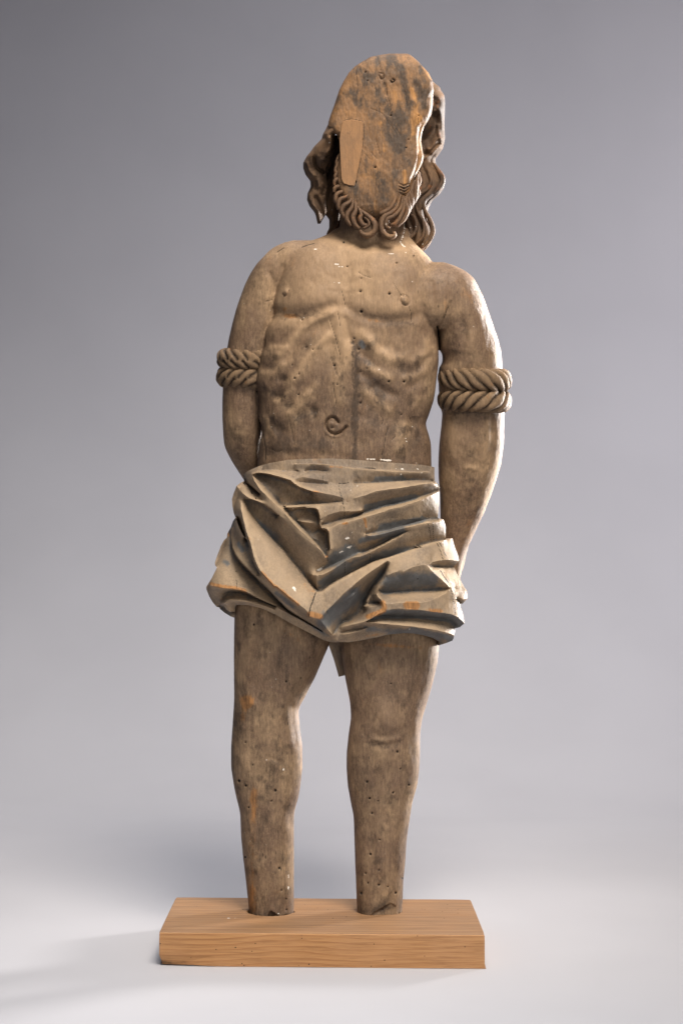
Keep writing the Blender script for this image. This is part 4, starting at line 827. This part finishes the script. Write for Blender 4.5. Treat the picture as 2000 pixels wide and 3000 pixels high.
streak = strokes(px, py, [(cv('K', (1020, 230), (1060, 420), (1080, 600)), 9, 0.85), (cv('K', (1150, 380), (1200, 500), (1230, 600)), 12, 0.9), (cv('K', (930, 180), (1000, 300), (1050, 480)), 12, 0.55), (cv('K', (740, 330), (730, 480), (760, 560)), 26, 0.45), (cv('K', (870, 560), (940, 760), (960, 980)), 20, 0.6),
                          (cv('K', (1000, 680), (1010, 850), (1000, 1000)), 18, 0.55), (cv('K', (790, 1240), (830, 1350), (860, 1450)), 22, 0.7), (cv('K', (620, 1380), (700, 1440), (760, 1500)), 20, 0.5), (cv('K', (1190, 240), (1260, 420)), 8, 0.5), (cv('K', (860, 390), (885, 490)), 5, 0.6), (cv('K', (950, 1230),), 10, 0.5), (cv('K', (640, 300), (600, 500)), 20, 0.3), (cv('K', (800, 160), (960, 165)), 12, 0.3)])
ora = strokes(px, py, [(cv('K', (1110, 440), (1160, 560), (1120, 700), (1130, 850)), 14, 0.6), (cv('K', (960, 480), (1000, 600)), 16, 0.5), (cv('K', (830, 760), (870, 1000)), 14, 0.45), (cv('K', (1210, 230), (1300, 350)), 5, 0.8), (cv('K', (500, 650), (600, 700), (700, 750)), 26, 0.35), (cv('K', (600, 1200), (760, 1250)), 26, 0.4), (cv('K', (1180, 700), (1230, 790)), 12, 0.8),
                       (cv('K', (500, 380), (440, 560), (380, 720)), 12, 0.35), (cv('K', (1050, 1200), (1050, 1300)), 10, 0.6), (cv('K', (780, 1480), (780, 1560)), 10, 0.5), (cv('K', (880, 190), (900, 260)), 10, 0.3)])
pal = 0.95 * np.exp(-(ds / 6.0) ** 2)
wtt = strokes(px, py, [(cv('K', (805, 990), (818, 1035)), 1.5, 0.7), (cv('K', (1265, 640), (1262, 700)), 2, 0.3)])
ckk = np.zeros(px.shape)
hc.append(cv('K', (671, 742), (675, 820), (661, 1012), (628, 1172), (593, 1336), (545, 1333), (486, 1312)))
hc.append(cv('K', (478, 735), (560, 718), (668, 736)))
for c in hc: ckk = np.maximum(ckk, strokes(px, py, [(c, 1.3, 0.75)]))
ckk = np.maximum(ckk, strokes(px, py, [(cv('K', (810, 310), (835, 350), (858, 335), (850, 300), (815, 295)), 1.8, 0.7), (cv('K', (920, 365), (935, 380), (958, 362), (940, 348)), 2.2, 0.9), (cv('K', (1045, 985), (1070, 978)), 1.6, 0.9)]))
isf = (face > 0.1).astype(float)
add_attr(me, 'marks', np.stack([np.clip(1.3 * streak * isf * (0.4 + fbm(px / 8, py / 14, dd * 0, 3, 77)) + np.clip((fbm(px / 16, py / 34, dd * 0, 4, 78) - 0.5) * 3, 0, .8) * isf, 0, 1), np.clip(ora * isf, 0, 1), np.clip(wtt, 0, 1)], -1))
add_attr(me, 'marks2', np.stack([px * 0, np.clip(pal * isf, 0, 1), np.clip((ckk + hm) * isf, 0, 1)], -1))
link("head", me, statue, M_cut)
# inlaid repair strip on the cut plane
pp = cv('K', (482, 735), (560, 722), (668, 740), (672, 820), (658, 1010), (625, 1170), (590, 1332), (545, 1328), (488, 1308), (470, 1270), (458, 1050), (452, 900), (466, 800))
v, f = prism(pp, 112.9, 100)
me = make_mesh("wood_inlay", v, f, False); fix_normals(me)
bm = bmesh.new(); bm.from_mesh(me); bmesh.ops.bevel(bm, geom=[e for e in bm.edges], offset=0.0005, segments=1, affect='EDGES'); bm.to_mesh(me); bm.free()
q_, y_, d_ = invP(get_co(me)); z_ = q_ * 0
add_attr(me, 'marks', np.stack([z_, z_ + 0.12, z_], -1)); add_attr(me, 'marks2', np.stack([z_, z_ + 0.45, z_], -1))
o = link("wood_inlay", me, statue, M_cut); o["label"] = "paler wood strip let into the cut face"
o.data.update()

# ---- hair
def hair_obj(name, parts, mat=M_hair, white=None, orange_b=0.0):
    V, Fc = join(parts); me = make_mesh(name, V, Fc); fix_normals(me)
    q, yy, d_ = invP(V); nn = fbm(q / 14, yy / 22, d_ / 14, 3, 61)
    wt = np.zeros(len(V)) if white is None else np.clip(white(q, yy), 0, 1)
    add_attr(me, 'marks', np.stack([np.clip((0.45 - nn) * 2, 0, .5), np.clip((nn - 0.58 + orange_b) * 2.4, 0, .5), wt], -1))
    add_attr(me, 'marks2', np.stack([wt * 0, np.clip(strokes(q, yy, [(cv('K2', (1200, 60), (1260, 250), (1420, 380)), 12, 1.0), (cv('K1', (560, 40), (560, 260), (420, 430), (260, 560)), 18, 1.0), (cv('K1', (620, 300), (560, 560)), 8, 0.7)]), 0, 1), wt * 0], -1))
    return link(name, me, statue, mat)
rr = [(232, 1225, 1262, 40, 60, 70), (241, 1220, 1269, 38, 66, 80), (254, 1215, 1287, 36, 70, 90), (267, 1210, 1292, 36, 72, 100), (279, 1208, 1301, 36, 72, 110), (299, 1205, 1303, 36, 70, 110), (362, 1200, 1301, 38, 66, 110), (407, 1200, 1303, 40, 60, 100), (436, 1195, 1296, 42, 58, 100), (458, 1190, 1280.5, 44, 58, 90), (467, 1190, 1274, 44, 58, 90), (487, 1186, 1277, 44, 58, 90), (506, 1184, 1290, 44, 58, 90),
      (531, 1180, 1301, 46, 58, 90), (550, 1176, 1300, 46, 58, 90), (570, 1172, 1287, 46, 58, 90), (586, 1170, 1268, 46, 56, 85), (601, 1170, 1258, 48, 56, 80), (617, 1172, 1252, 50, 54, 80), (643, 1178, 1255, 52, 52, 75), (668, 1182, 1268, 54, 52, 70), (691, 1186, 1271, 54, 52, 65), (713, 1190, 1261, 56, 50, 60), (728, 1196, 1250, 58, 46, 55), (741, 1215, 1234, 60, 36, 40)]
rr = [r + (2.6,) for r in rr]
def g_right(t, y):
    k = np.clip((y - 430) / 60, 0, 1)
    s = t * 3.4 + 0.12 * np.sin(y / 23.0)
    v = np.abs(np.sin(np.pi * s)) ** 0.7
    return k * (10 * v - 8)
def r_right(x, y):
    # hollow with a rolled curl beside the temple
    return strokes(x, y, [(cv('K2', (1270, 800), (1270, 1000), (1180, 1150), (1100, 1260)), 15, -26), (cv('K2', (1320, 960), (1340, 1150), (1390, 1250)), 5, 10), (cv('K2', (1100, 1300), (1150, 1420), (1230, 1340), (1290, 1240), (1370, 1220)), 6, 9), (cv('K2', (1210, 1500), (1300, 1400), (1390, 1320)), 4, 9),
                          (cv('K2', (1060, 1580), (1200, 1510), (1350, 1400)), 6, 6), (cv('K2', (1250, 380), (1400, 460), (1450, 600)), 9, 8), (cv('K2', (1290, 560), (1270, 640)), 5, -6), (cv('K2', (1350, 650), (1380, 800), (1400, 1000)), 9, 8), (cv('K2', (1100, 1500), (1250, 1560)), 8, -10)])
right = row_tube(rr, 1.6, 220, 2, grooves=g_right, relief=r_right)
def wr(q, yy): return strokes(q, yy, [(cv('K3', (760, 1000), (780, 1200), (800, 1350), (740, 1560)), 7, 0.42), (cv('K3', (1440, 380), (1430, 520)), 2, 0.7), (cv('K3', (1160, 850), (1140, 980)), 2, 0.6), (cv('K3', (1240, 1350), (1210, 1550)), 2.5, 0.5), (cv('K3', (890, 1260),), 3, 0.8), (cv('K3', (1030, 1600),), 3, 0.8), (cv('K3', (1150, 1470),), 4, 0.5), (cv('K3', (970, 1290), (1000, 1330)), 5, 0.4)])
extra = [sweep([(p[0], p[1], d) for p, d in zip(cv('K3', (1040, 150), (1150, 260), (1190, 400), (1130, 540), (1000, 640), (920, 760), (910, 900), (960, 1030), (1030, 1150), (1060, 1300), (1020, 1480), (900, 1600)), [4, 6, 8, 8, 6, 4, 2, 2, 2, 2, 2, 0])], [3, 5, 6, 6, 5.5, 5, 5, 5, 5, 6, 5, 2], ridge=0.4),
         sweep([(p[0], p[1], d) for p, d in zip(cv('K3', (960, 150), (1000, 250), (1010, 400), (970, 520)), [10, 12, 12, 8])], [3, 5, 5, 3], ridge=0.4),
         sweep([(p[0], p[1], d) for p, d in zip(cv('K3', (760, 1000), (870, 1100), (910, 1230), (880, 1380), (780, 1500), (740, 1600)), [2, 2, 2, 2, 2, 2])], [3, 6, 7, 6, 7, 3], ridge=0.4),
         sweep([(p[0], p[1], d) for p, d in zip(cv('K3', (1180, 640), (1060, 780), (1070, 950), (1170, 1150), (1220, 1350), (1160, 1520), (1020, 1680)), [0, 0, 0, -2, -4, -4, -4])], [3, 6, 6, 7, 8, 7, 3], ridge=0.4),
         sweep([(p[0], p[1], d) for p, d in zip(cv('K3', (1240, 60), (1330, 200), (1400, 330), (1390, 450), (1300, 580), (1180, 680)), [-6, -8, -10, -10, -6, -2])], [4, 7, 9, 9, 7, 3], ridge=0.4)]
hair_obj("hair", [right] + extra, white=wr, orange_b=0.05)
ll = [(350, 966, 1010, 0, 96, 60), (366, 960, 1010, 0, 104, 60), (380, 953, 1000, 2, 104, 60), (392, 946, 982, 6, 102, 60), (407, 942, 980, 12, 96, 60), (429, 920, 979, 18, 90, 60), (445, 909, 977, 22, 86, 60), (458, 898, 972, 28, 80, 60), (477, 888, 966, 34, 70, 60), (493, 888, 958, 38, 60, 60), (512, 894.6, 956, 40, 58, 56), (531, 909, 958, 42, 54, 52), (547, 910, 960, 44, 50, 50), (566, 901, 958, 46, 50, 48), (586, 899, 956, 48, 48, 46),
      (605, 907, 956, 50, 46, 44), (621, 920, 958, 52, 42, 40), (632, 925, 952, 54, 36, 34), (643, 927, 945, 56, 28, 26), (656, 930, 938, 58, 14, 14)]
ll = [r + (2.4,) for r in ll]
def r_left(x, y):
    return strokes(x, y, [(cv('K1', (600, 250), (640, 400), (560, 560), (480, 700)), 7, 12), (cv('K1', (290, 660), (300, 780), (380, 900), (470, 960)), 5, -22), (cv('K1', (380, 640), (400, 760), (400, 880)), 8, 6), (cv('K1', (440, 900), (500, 1080), (520, 1250), (470, 1420)), 7, -18), (cv('K1', (100, 750), (200, 950), (330, 1080), (380, 1250)), 7, 10),
                          (cv('K1', (330, 1080), (330, 1230), (300, 1300)), 6, -8), (cv('K1', (700, 200), (680, 420), (640, 560), (560, 640)), 5, -26), (cv('K1', (180, 1450), (220, 1600), (330, 1750), (380, 1950)), 7, 8), (cv('K1', (330, 1500), (420, 1700), (470, 1850)), 7, -12), (cv('K1', (480, 1200), (540, 1290), (500, 1400)), 4, 6)])
left = row_tube(ll, 1.6, 180, 2, relief=r_left)
l2 = [(396, 962, 1012, 80, 40, 60), (450, 955, 1012, 84, 36, 60), (520, 945, 1010, 88, 34, 60), (580, 946, 1010, 90, 34, 60), (628, 952, 1008, 92, 34, 56), (643, 964, 1006, 94, 32, 50), (668, 964, 1004, 96, 30, 46), (680, 958, 1000, 98, 28, 40), (688, 955, 990, 98, 20, 30), (692, 960, 980, 98, 10, 14)]
def g_l2(t, y): return 7 * np.abs(np.sin(np.pi * (t * 3 + y / 60.0))) - 4
left2 = row_tube([r + (2.4,) for r in l2], 2, 90, 2, grooves=g_l2)
hair_obj("hair", [left, left2], white=lambda q, y: strokes(q, y, [(cv('K1', (605, 330), (600, 370)), 2.2, 0.8)]))

# ---- beard locks
locks = []
def lock(pts, r, d0, d1=None, ridge=1.2):
    c = cv('K', *pts); n = len(c); d1 = d0 if d1 is None else d1
    rad = [r * 0.88 * (0.45 + 0.75 * math.sin(math.pi * min(0.92, (i + 0.35) / n))) for i in range(n)]
    locks.append(sweep([(p[0], p[1], d0 + (d1 - d0) * i / (n - 1)) for i, p in enumerate(c)], rad, 20, 2.0, 0.75, ridge))
L3 = [([(470, 1010), (445, 1060), (425, 1110), (425, 1150)], 4.5, 84), ([(468, 1080), (430, 1140), (415, 1190), (420, 1230)], 5, 86), ([(475, 1150), (440, 1200), (415, 1240), (410, 1280)], 5.5, 88), ([(480, 1220), (445, 1260), (410, 1290), (405, 1330)], 6, 90),
      ([(488, 1290), (460, 1330), (415, 1350), (402, 1390)], 6.5, 92), ([(500, 1330), (480, 1380), (430, 1410), (415, 1460), (425, 1490)], 7, 95), ([(535, 1380), (520, 1430), (460, 1460), (440, 1510), (450, 1550)], 7.5, 98), ([(560, 1440), (545, 1480), (490, 1520), (470, 1570), (500, 1620)], 7.5, 100),
      ([(575, 1460), (565, 1530), (525, 1590), (520, 1640), (560, 1700)], 7.5, 101), ([(595, 1480), (600, 1560), (575, 1620), (590, 1680), (635, 1725)], 8, 103), ([(620, 1520), (650, 1590), (640, 1640), (670, 1690), (720, 1690)], 7.5, 105),
      ([(650, 1560), (700, 1600), (745, 1640), (775, 1690), (768, 1750), (720, 1785), (665, 1775), (640, 1740)], 9.5, 106), ([(680, 1620), (720, 1660), (715, 1700), (670, 1725)], 5, 110),
      ([(985, 1380), (955, 1470), (915, 1540), (850, 1580), (820, 1590)], 7.5, 104), ([(1010, 1420), (975, 1530), (925, 1580), (860, 1620), (835, 1690), (850, 1760), (905, 1800), (955, 1790), (950, 1755)], 9, 105), ([(1035, 1430), (1010, 1540), (950, 1610), (890, 1640), (880, 1700), (915, 1725)], 7.5, 107),
      ([(1050, 1430), (1040, 1530), (1010, 1620), (960, 1680), (920, 1690)], 7.5, 103), ([(1085, 1400), (1060, 1470), (1075, 1560), (1040, 1640), (980, 1700)], 7, 98), ([(1115, 1360), (1085, 1430), (1090, 1500), (1085, 1560), (1050, 1620)], 7, 92),
      ([(1140, 1280), (1110, 1390), (1115, 1470), (1100, 1540)], 8, 86), ([(1165, 1220), (1155, 1330), (1145, 1440), (1110, 1510)], 8, 78), ([(1175, 1200), (1185, 1290), (1160, 1350), (1175, 1400), (1150, 1460)], 7, 68)]
for pts, r, d in L3: lock(pts, r, d - 1, d - 4)
chin = row_tube([(560, 1000, 1195, 20, 90, 60), (600, 1010, 1180, 20, 92, 60), (640, 1030, 1165, 20, 90, 60), (665, 1050, 1155, 20, 84, 60), (682, 1062, 1148, 22, 70, 50), (690, 1085, 1125, 24, 50, 30)], 3, 80, 2)
def wb(q, yy): return strokes(q, yy, [(cv('K3', (320, 1210), (325, 1280)), 3, 0.95), (cv('K3', (400, 1250), (440, 1290)), 5, 0.45), (cv('K3', (635, 1190),), 3, 0.8), (cv('K3', (270, 1400), (350, 1470), (440, 1480)), 2, 0.4)])
hair_obj("beard", locks + [chin], M_beard, white=wb, orange_b=0.06)

# ------------------------------------------------------------------ board
def board():
    m, nt, b = new_mat("pine_board"); n = N(nt)
    c = n.coord((0.35, 6.0, 1.0)); 
    w1 = n.coord((1.0, 1.0, 1.0))
    warp = n.noise(n.coord((3.0, 5, 6)), 1.3, 3, 0.5)
    sep = nt.nodes.new('ShaderNodeSeparateXYZ'); nt.links.new(w1, sep.inputs[0])
    ring = n.math('ADD', n.math('ADD', n.math('MULTIPLY', sep.outputs[2], 150.0), n.math('MULTIPLY', sep.outputs[1], 95.0)), n.math('ADD', n.math('MULTIPLY', warp, 4.0), n.math('MULTIPLY', n.noise(n.coord((3, 30, 30)), 1.0, 4, 0.6), 1.6)))
    fr = n.math('FRACT', ring)
    late = n.math('POWER', fr, 3.0)
    lw = n.ramp(fr, 0.94, 1.0, 1, 0)
    band = n.math('MULTIPLY', late, lw)
    pores = n.noise(n.coord((14, 420, 420)), 1.0, 4, 0.65)
    col = n.mix(band, (0.43, 0.22, 0.088), (0.31, 0.135, 0.047))
    col = n.mix(n.ramp(n.noise(w1, 9, 4, 0.6), 0.35, 0.7, 0, 0.5), col, (0.43, 0.235, 0.115))
    col = n.mix(n.ramp(pores, 0.42, 0.70, 0, 0.55), col, (0.22, 0.10, 0.04))
    geo = nt.nodes.new('ShaderNodeNewGeometry'); s2 = nt.nodes.new('ShaderNodeSeparateXYZ'); nt.links.new(geo.outputs['Normal'], s2.inputs[0])
    dust = n.math('MULTIPLY', n.ramp(s2.outputs[2], 0.5, 0.95), n.ramp(n.noise(w1, 25, 5, 0.6), 0.2, 0.7, 0.25, 0.50))
    col = n.mix(dust, col, (0.25, 0.165, 0.10))
    tg = n.noise(n.coord((6, 300, 30)), 1.0, 4, 0.6)
    col = n.mix(n.math('MULTIPLY', n.ramp(s2.outputs[2], 0.5, 0.95), n.ramp(tg, 0.40, 0.62, 0, 0.55)), col, (0.17, 0.095, 0.05))
    dk, orr, wh = n.attr('marks')
    col = n.mix(n.ramp(dk, 0.3, 0.6, 0, 0.95), col, (0.02, 0.013, 0.008))
    col = n.mix(n.ramp(wh, 0.4, 0.6, 0, 0.9), col, (0.66, 0.62, 0.58))
    col = n.mix(n.ramp(n.math('ADD', orr, n.math('MULTIPLY', n.noise(w1, 120, 4, 0.7), 0.6)), 0.6, 0.9, 0, 0.85), col, (0.10, 0.06, 0.035))
    nt.links.new(col, b.inputs['Base Color']); b.inputs['Roughness'].default_value = 0.6; b.inputs['Specular IOR Level'].default_value = 0.3
    h = n.math('ADD', n.math('MULTIPLY', band, 0.5), n.math('MULTIPLY', pores, 0.5))
    nt.links.new(n.bump(h, 0.35, 0.0008), b.inputs['Normal'])
    # outline seen from above, slightly turned; millimetric wobble along the sawn ends
    T_ = 0.0413
    FL = (-0.2243, -0.124); FR = (0.1752, -0.138); BR = (0.1722, 0.070); BL = (-0.2222, 0.086)
    r = random.Random(11)
    def seg(a, b, n, amp):
        out = []
        nx, ny = b[1] - a[1], -(b[0] - a[0]); L = math.hypot(nx, ny); nx /= L; ny /= L
        for k in range(n):
            t = k / n; e = amp * (r.random() - 0.5) if k else 0
            out.append((a[0] + (b[0] - a[0]) * t + nx * e, a[1] + (b[1] - a[1]) * t + ny * e))
        return out
    ring_ = seg(FL, FR, 100, 0.0004) + seg(FR, BR, 36, 0.0016) + seg(BR, BL, 60, 0.0005) + seg(BL, FL, 36, 0.0022)
    ht = 0.0413
    def hole(cx, cy, rx, ry):
        return [(cx + rx * math.cos(2 * math.pi * k / 72) * (1 + .008 * r.random()), cy + ry * math.sin(2 * math.pi * k / 72) * (1 + .008 * r.random())) for k in range(72)]
    # leg sockets
    cL = ((796 - 1000) * U, -0.0005); cR = ((1112 - 1000) * U * 1.0, 0.003)
    H1 = hole(cL[0] - 0.0008, cL[1] - 0.0003, 0.0322, 0.0306); H2 = hole(cR[0], cR[1], 0.0296, 0.0292)
    pts = [Vector(p) for p in ring_ + H1 + H2]; n0, n1, n2 = len(ring_), len(H1), len(H2)
    ed = [(n0 + i, n0 + (i + 1) % n1) for i in range(n1)] + [(n0 + n1 + i, n0 + n1 + (i + 1) % n2) for i in range(n2)]
    gx = np.linspace(-0.222, 0.173, 130); gy = np.linspace(-0.134, 0.082, 60)
    ringp = ring_
    for x in gx:
        for y in gy:
            q = (x + r.uniform(-.0004, .0004), y + r.uniform(-.0004, .0004))
            pts.append(Vector(q))
    P_ = np.array([tuple(p) for p in pts]); k0 = n0 + n1 + n2
    ins = in_poly(P_[:, 0], P_[:, 1], ringp); dmin = poly_dist(P_[:, 0], P_[:, 1], ringp + [ringp[0]])
    def inh(Hh, m): 
        cxy = np.mean(np.array(Hh), 0); return np.hypot((P_[:, 0] - cxy[0]) / (0.0318 + m), (P_[:, 1] - cxy[1]) / (0.0304 + m)) < 1
    keep = (ins & (dmin > 0.0012) & ~inh(H1, 0.001) & ~inh(H2, 0.001)); keep[:k0] = True
    pts = [pts[i] for i in range(len(pts)) if keep[i]]
    vo, eo, fo, ov, oe, of = delaunay_2d_cdt(pts, ed, [list(range(n0))], 1, 1e-7, True)
    vv = np.array([tuple(v) for v in vo]); 
    def cen_in(f, Hh):
        c = vv[list(f)].mean(0); cc = np.mean(np.array(Hh), 0); return math.hypot(c[0] - cc[0], c[1] - cc[1]) < 0.0290
    fo = [tuple(f) for f in fo if not (cen_in(f, H1) or cen_in(f, H2))]
    top = np.column_stack([vv, np.full(len(vv), ht)])
    top[:, 2] += (fbm(vv[:, 0] * 40, vv[:, 1] * 60, vv[:, 0] * 0, 3, 5) - 0.5) * 0.0006
    # walls: go down in rows so the faces can carry grain and worn edges
    cnt = defaultdict(int); dirn = {}
    for f in fo:
        for a, b_ in zip(f, f[1:] + (f[0],)): cnt[(min(a, b_), max(a, b_))] += 1; dirn[(min(a, b_), max(a, b_))] = (a, b_)
    V = [tuple(p) for p in top]; Fc = list(fo)
    lay = [0.0010, 0.008, 0.018, 0.028, 0.0401, T_]
    maps = {}
    outer = set()
    for k, c_ in cnt.items():
        if c_ != 1: continue
        a, b_ = dirn[k]
        for q in (a, b_):
            if q not in maps:
                x, y = vv[q]; ih = min(math.hypot(x - cL[0], y - cL[1]), math.hypot(x - cR[0], y - cR[1])) < 0.036
                idx = [q]; outw = 0 if ih else 1
                cx, cy = -0.0245, -0.027
                for li, dz in enumerate(lay):
                    s = 0.0007 if (li in (0,) and outw) else (0.0009 if outw else 0)
                    if outw and li == len(lay) - 1: s = -0.0025
                    xx = x + math.copysign(s, x - cx) * (abs(x - cx) > 0.19) ; yy = y + math.copysign(s, y - cy) * (abs(y - cy) > 0.085)
                    z = ht - dz
                    if outw and x < -0.18 and y < -0.1 and li >= len(lay) - 2:      # rotten lower left corner
                        t = max(0, min(1, (-0.180 - x) / 0.04)); xx += 0.004 * t; yy += 0.004 * t; z += 0.0035 * t * (li == len(lay) - 1)
                    V.append((xx, yy, max(z, 0.0004))); idx.append(len(V) - 1)
                maps[q] = idx
        A_, B_ = maps[a], maps[b_]
        for i in range(len(lay)): Fc.append((B_[i], A_[i], A_[i + 1], B_[i + 1]))
    me = make_mesh("wooden_board", V, Fc, False); fix_normals(me)
    # underside
    bm = bmesh.new(); bm.from_mesh(me)
    co_ = np.array([v.co[:] for v in bm.verts])
    bm.to_mesh(me); bm.free()
    co = get_co(me); px_, py_, _ = invP(co)
    hs_ = cv('S', (748, 2764), (690, 2776), (738, 2787), (884, 2741), (884, 2749), (1095, 2766), (560, 2806), (709, 2823), (905, 2825), (875, 2829), (1243, 2801), (1126, 2813), (1222, 2742), (1361, 2774), (1300, 2690), (1014, 2686), (975, 2690), (930, 2660), (1087, 2831), (633, 2782), (470, 2765), (715, 2829), (1340, 2675), (1310, 2650), (960, 2665))
    hmk = blobs(px_, py_, [(q[0], q[1], 2.5, 2.3, 0, 1) for q in hs_]) * 0
    wmk = blobs(px_, py_, [(1205, 2746, 5, 4, 0, 1), (670, 2690, 7, 2.5, 0, .8), (690, 2690, 3, 2, 0, .7)])
    rot = blobs(px_, py_, [(490, 2828, 40, 7, 8, 0.9)])
    add_attr(me, 'marks', np.stack([hmk, np.clip(rot, 0, 1), np.clip(wmk, 0, 1)], -1))
    o = link("wooden_board", me, None, m)
    o["label"] = "thick orange pine board with two round sockets holding the figure's legs"
    o["category"] = "board"
    # worm holes as shallow dark pits on the front and the top
    pm, pnt, pb = new_mat("worm_hole_dark"); pb.inputs['Base Color'].default_value = (0.018, 0.01, 0.006, 1); pb.inputs['Roughness'].default_value = 0.9
    V2, F2 = [], []
    def disc(cx, cy, cz, ax, ay, rad):
        base = len(V2)
        V2.append(Vector((cx, cy, cz)))
        for k in range(10):
            a = 2 * math.pi * k / 10; rr2 = rad * (0.85 + 0.3 * r.random()); V2.append(Vector((cx, cy, cz)) + ax * (rr2 * math.cos(a)) + ay * (rr2 * math.sin(a)))
        for k in range(10): F2.append((base, base + 1 + k, base + 1 + (k + 1) % 10))
    ex = Vector((1, -0.035, 0)).normalized()
    for q in hs_:
        if q[1] > 2741:
            yf = -0.124 - 0.014 * (q[0] - 468) / 948 - 0.0012; kk = (DC + yf) / F
            x = (q[0] - 1000) * kk; z = H0 + (1500 - q[1]) * kk
            if 0.001 < z < ht - 0.0008: disc(x, yf, z, ex, Vector((0, 0, 1)), r.uniform(0.0005, 0.0009))
        else:
            z = ht + 0.0005; kk = (H0 - z) / (q[1] - 1500.0); y = kk * F - DC; x = (q[0] - 1000) * kk
            disc(x, y, z, Vector((1, 0, 0)), Vector((0, 1, 0)), r.uniform(0.0008, 0.0012))
    for k in range(45):
        disc(r.uniform(-0.21, 0.165), r.uniform(-0.02, 0.075), ht + 0.0005, Vector((1, 0, 0)), Vector((0, 1, 0)), r.uniform(0.0004, 0.0008))
    mh = make_mesh("worm_holes", V2, F2, False); oh = link("worm_holes", mh, o, pm); oh["kind"] = "stuff"
    return o
board()

# ------------------------------------------------------------------ studio sweep
def sweep_paper():
    m, nt, b = new_mat("grey_paper"); n = N(nt)
    c = n.coord()
    col = n.mix(n.ramp(n.noise(c, 2.5, 3, 0.5), 0.3, 0.7), (0.445, 0.436, 0.455), (0.47, 0.461, 0.48))
    nt.links.new(col, b.inputs['Base Color']); b.inputs['Roughness'].default_value = 0.75; b.inputs['Specular IOR Level'].default_value = 0.2
    nt.links.new(n.bump(n.noise(c, 350, 3, 0.6), 0.08, 0.0006), b.inputs['Normal'])
    return m
mp = sweep_paper()
prof = []
for y in np.linspace(-2.2, 1.0, 14): prof.append((y, 0.0))
R_ = 1.2
for k in range(1, 25):
    a = math.pi / 2 * k / 24; prof.append((1.0 + R_ * math.sin(a), R_ - R_ * math.cos(a)))
for z in np.linspace(1.3, 4.0, 8): prof.append((1.0 + R_, z))
split = 14
def strip_mesh(name, pr):
    xs = np.linspace(-3.2, 3.2, 24); V = [(x, y, z) for (y, z) in pr for x in xs]; nx = len(xs)
    Fc = [(i * nx + j, i * nx + j + 1, (i + 1) * nx + j + 1, (i + 1) * nx + j) for i in range(len(pr) - 1) for j in range(nx - 1)]
    me = make_mesh(name, V, Fc, True); o = link(name, me, None, mp); o["kind"] = "structure"; return o
strip_mesh("floor", prof[:split]); strip_mesh("backdrop", prof[split - 1:])
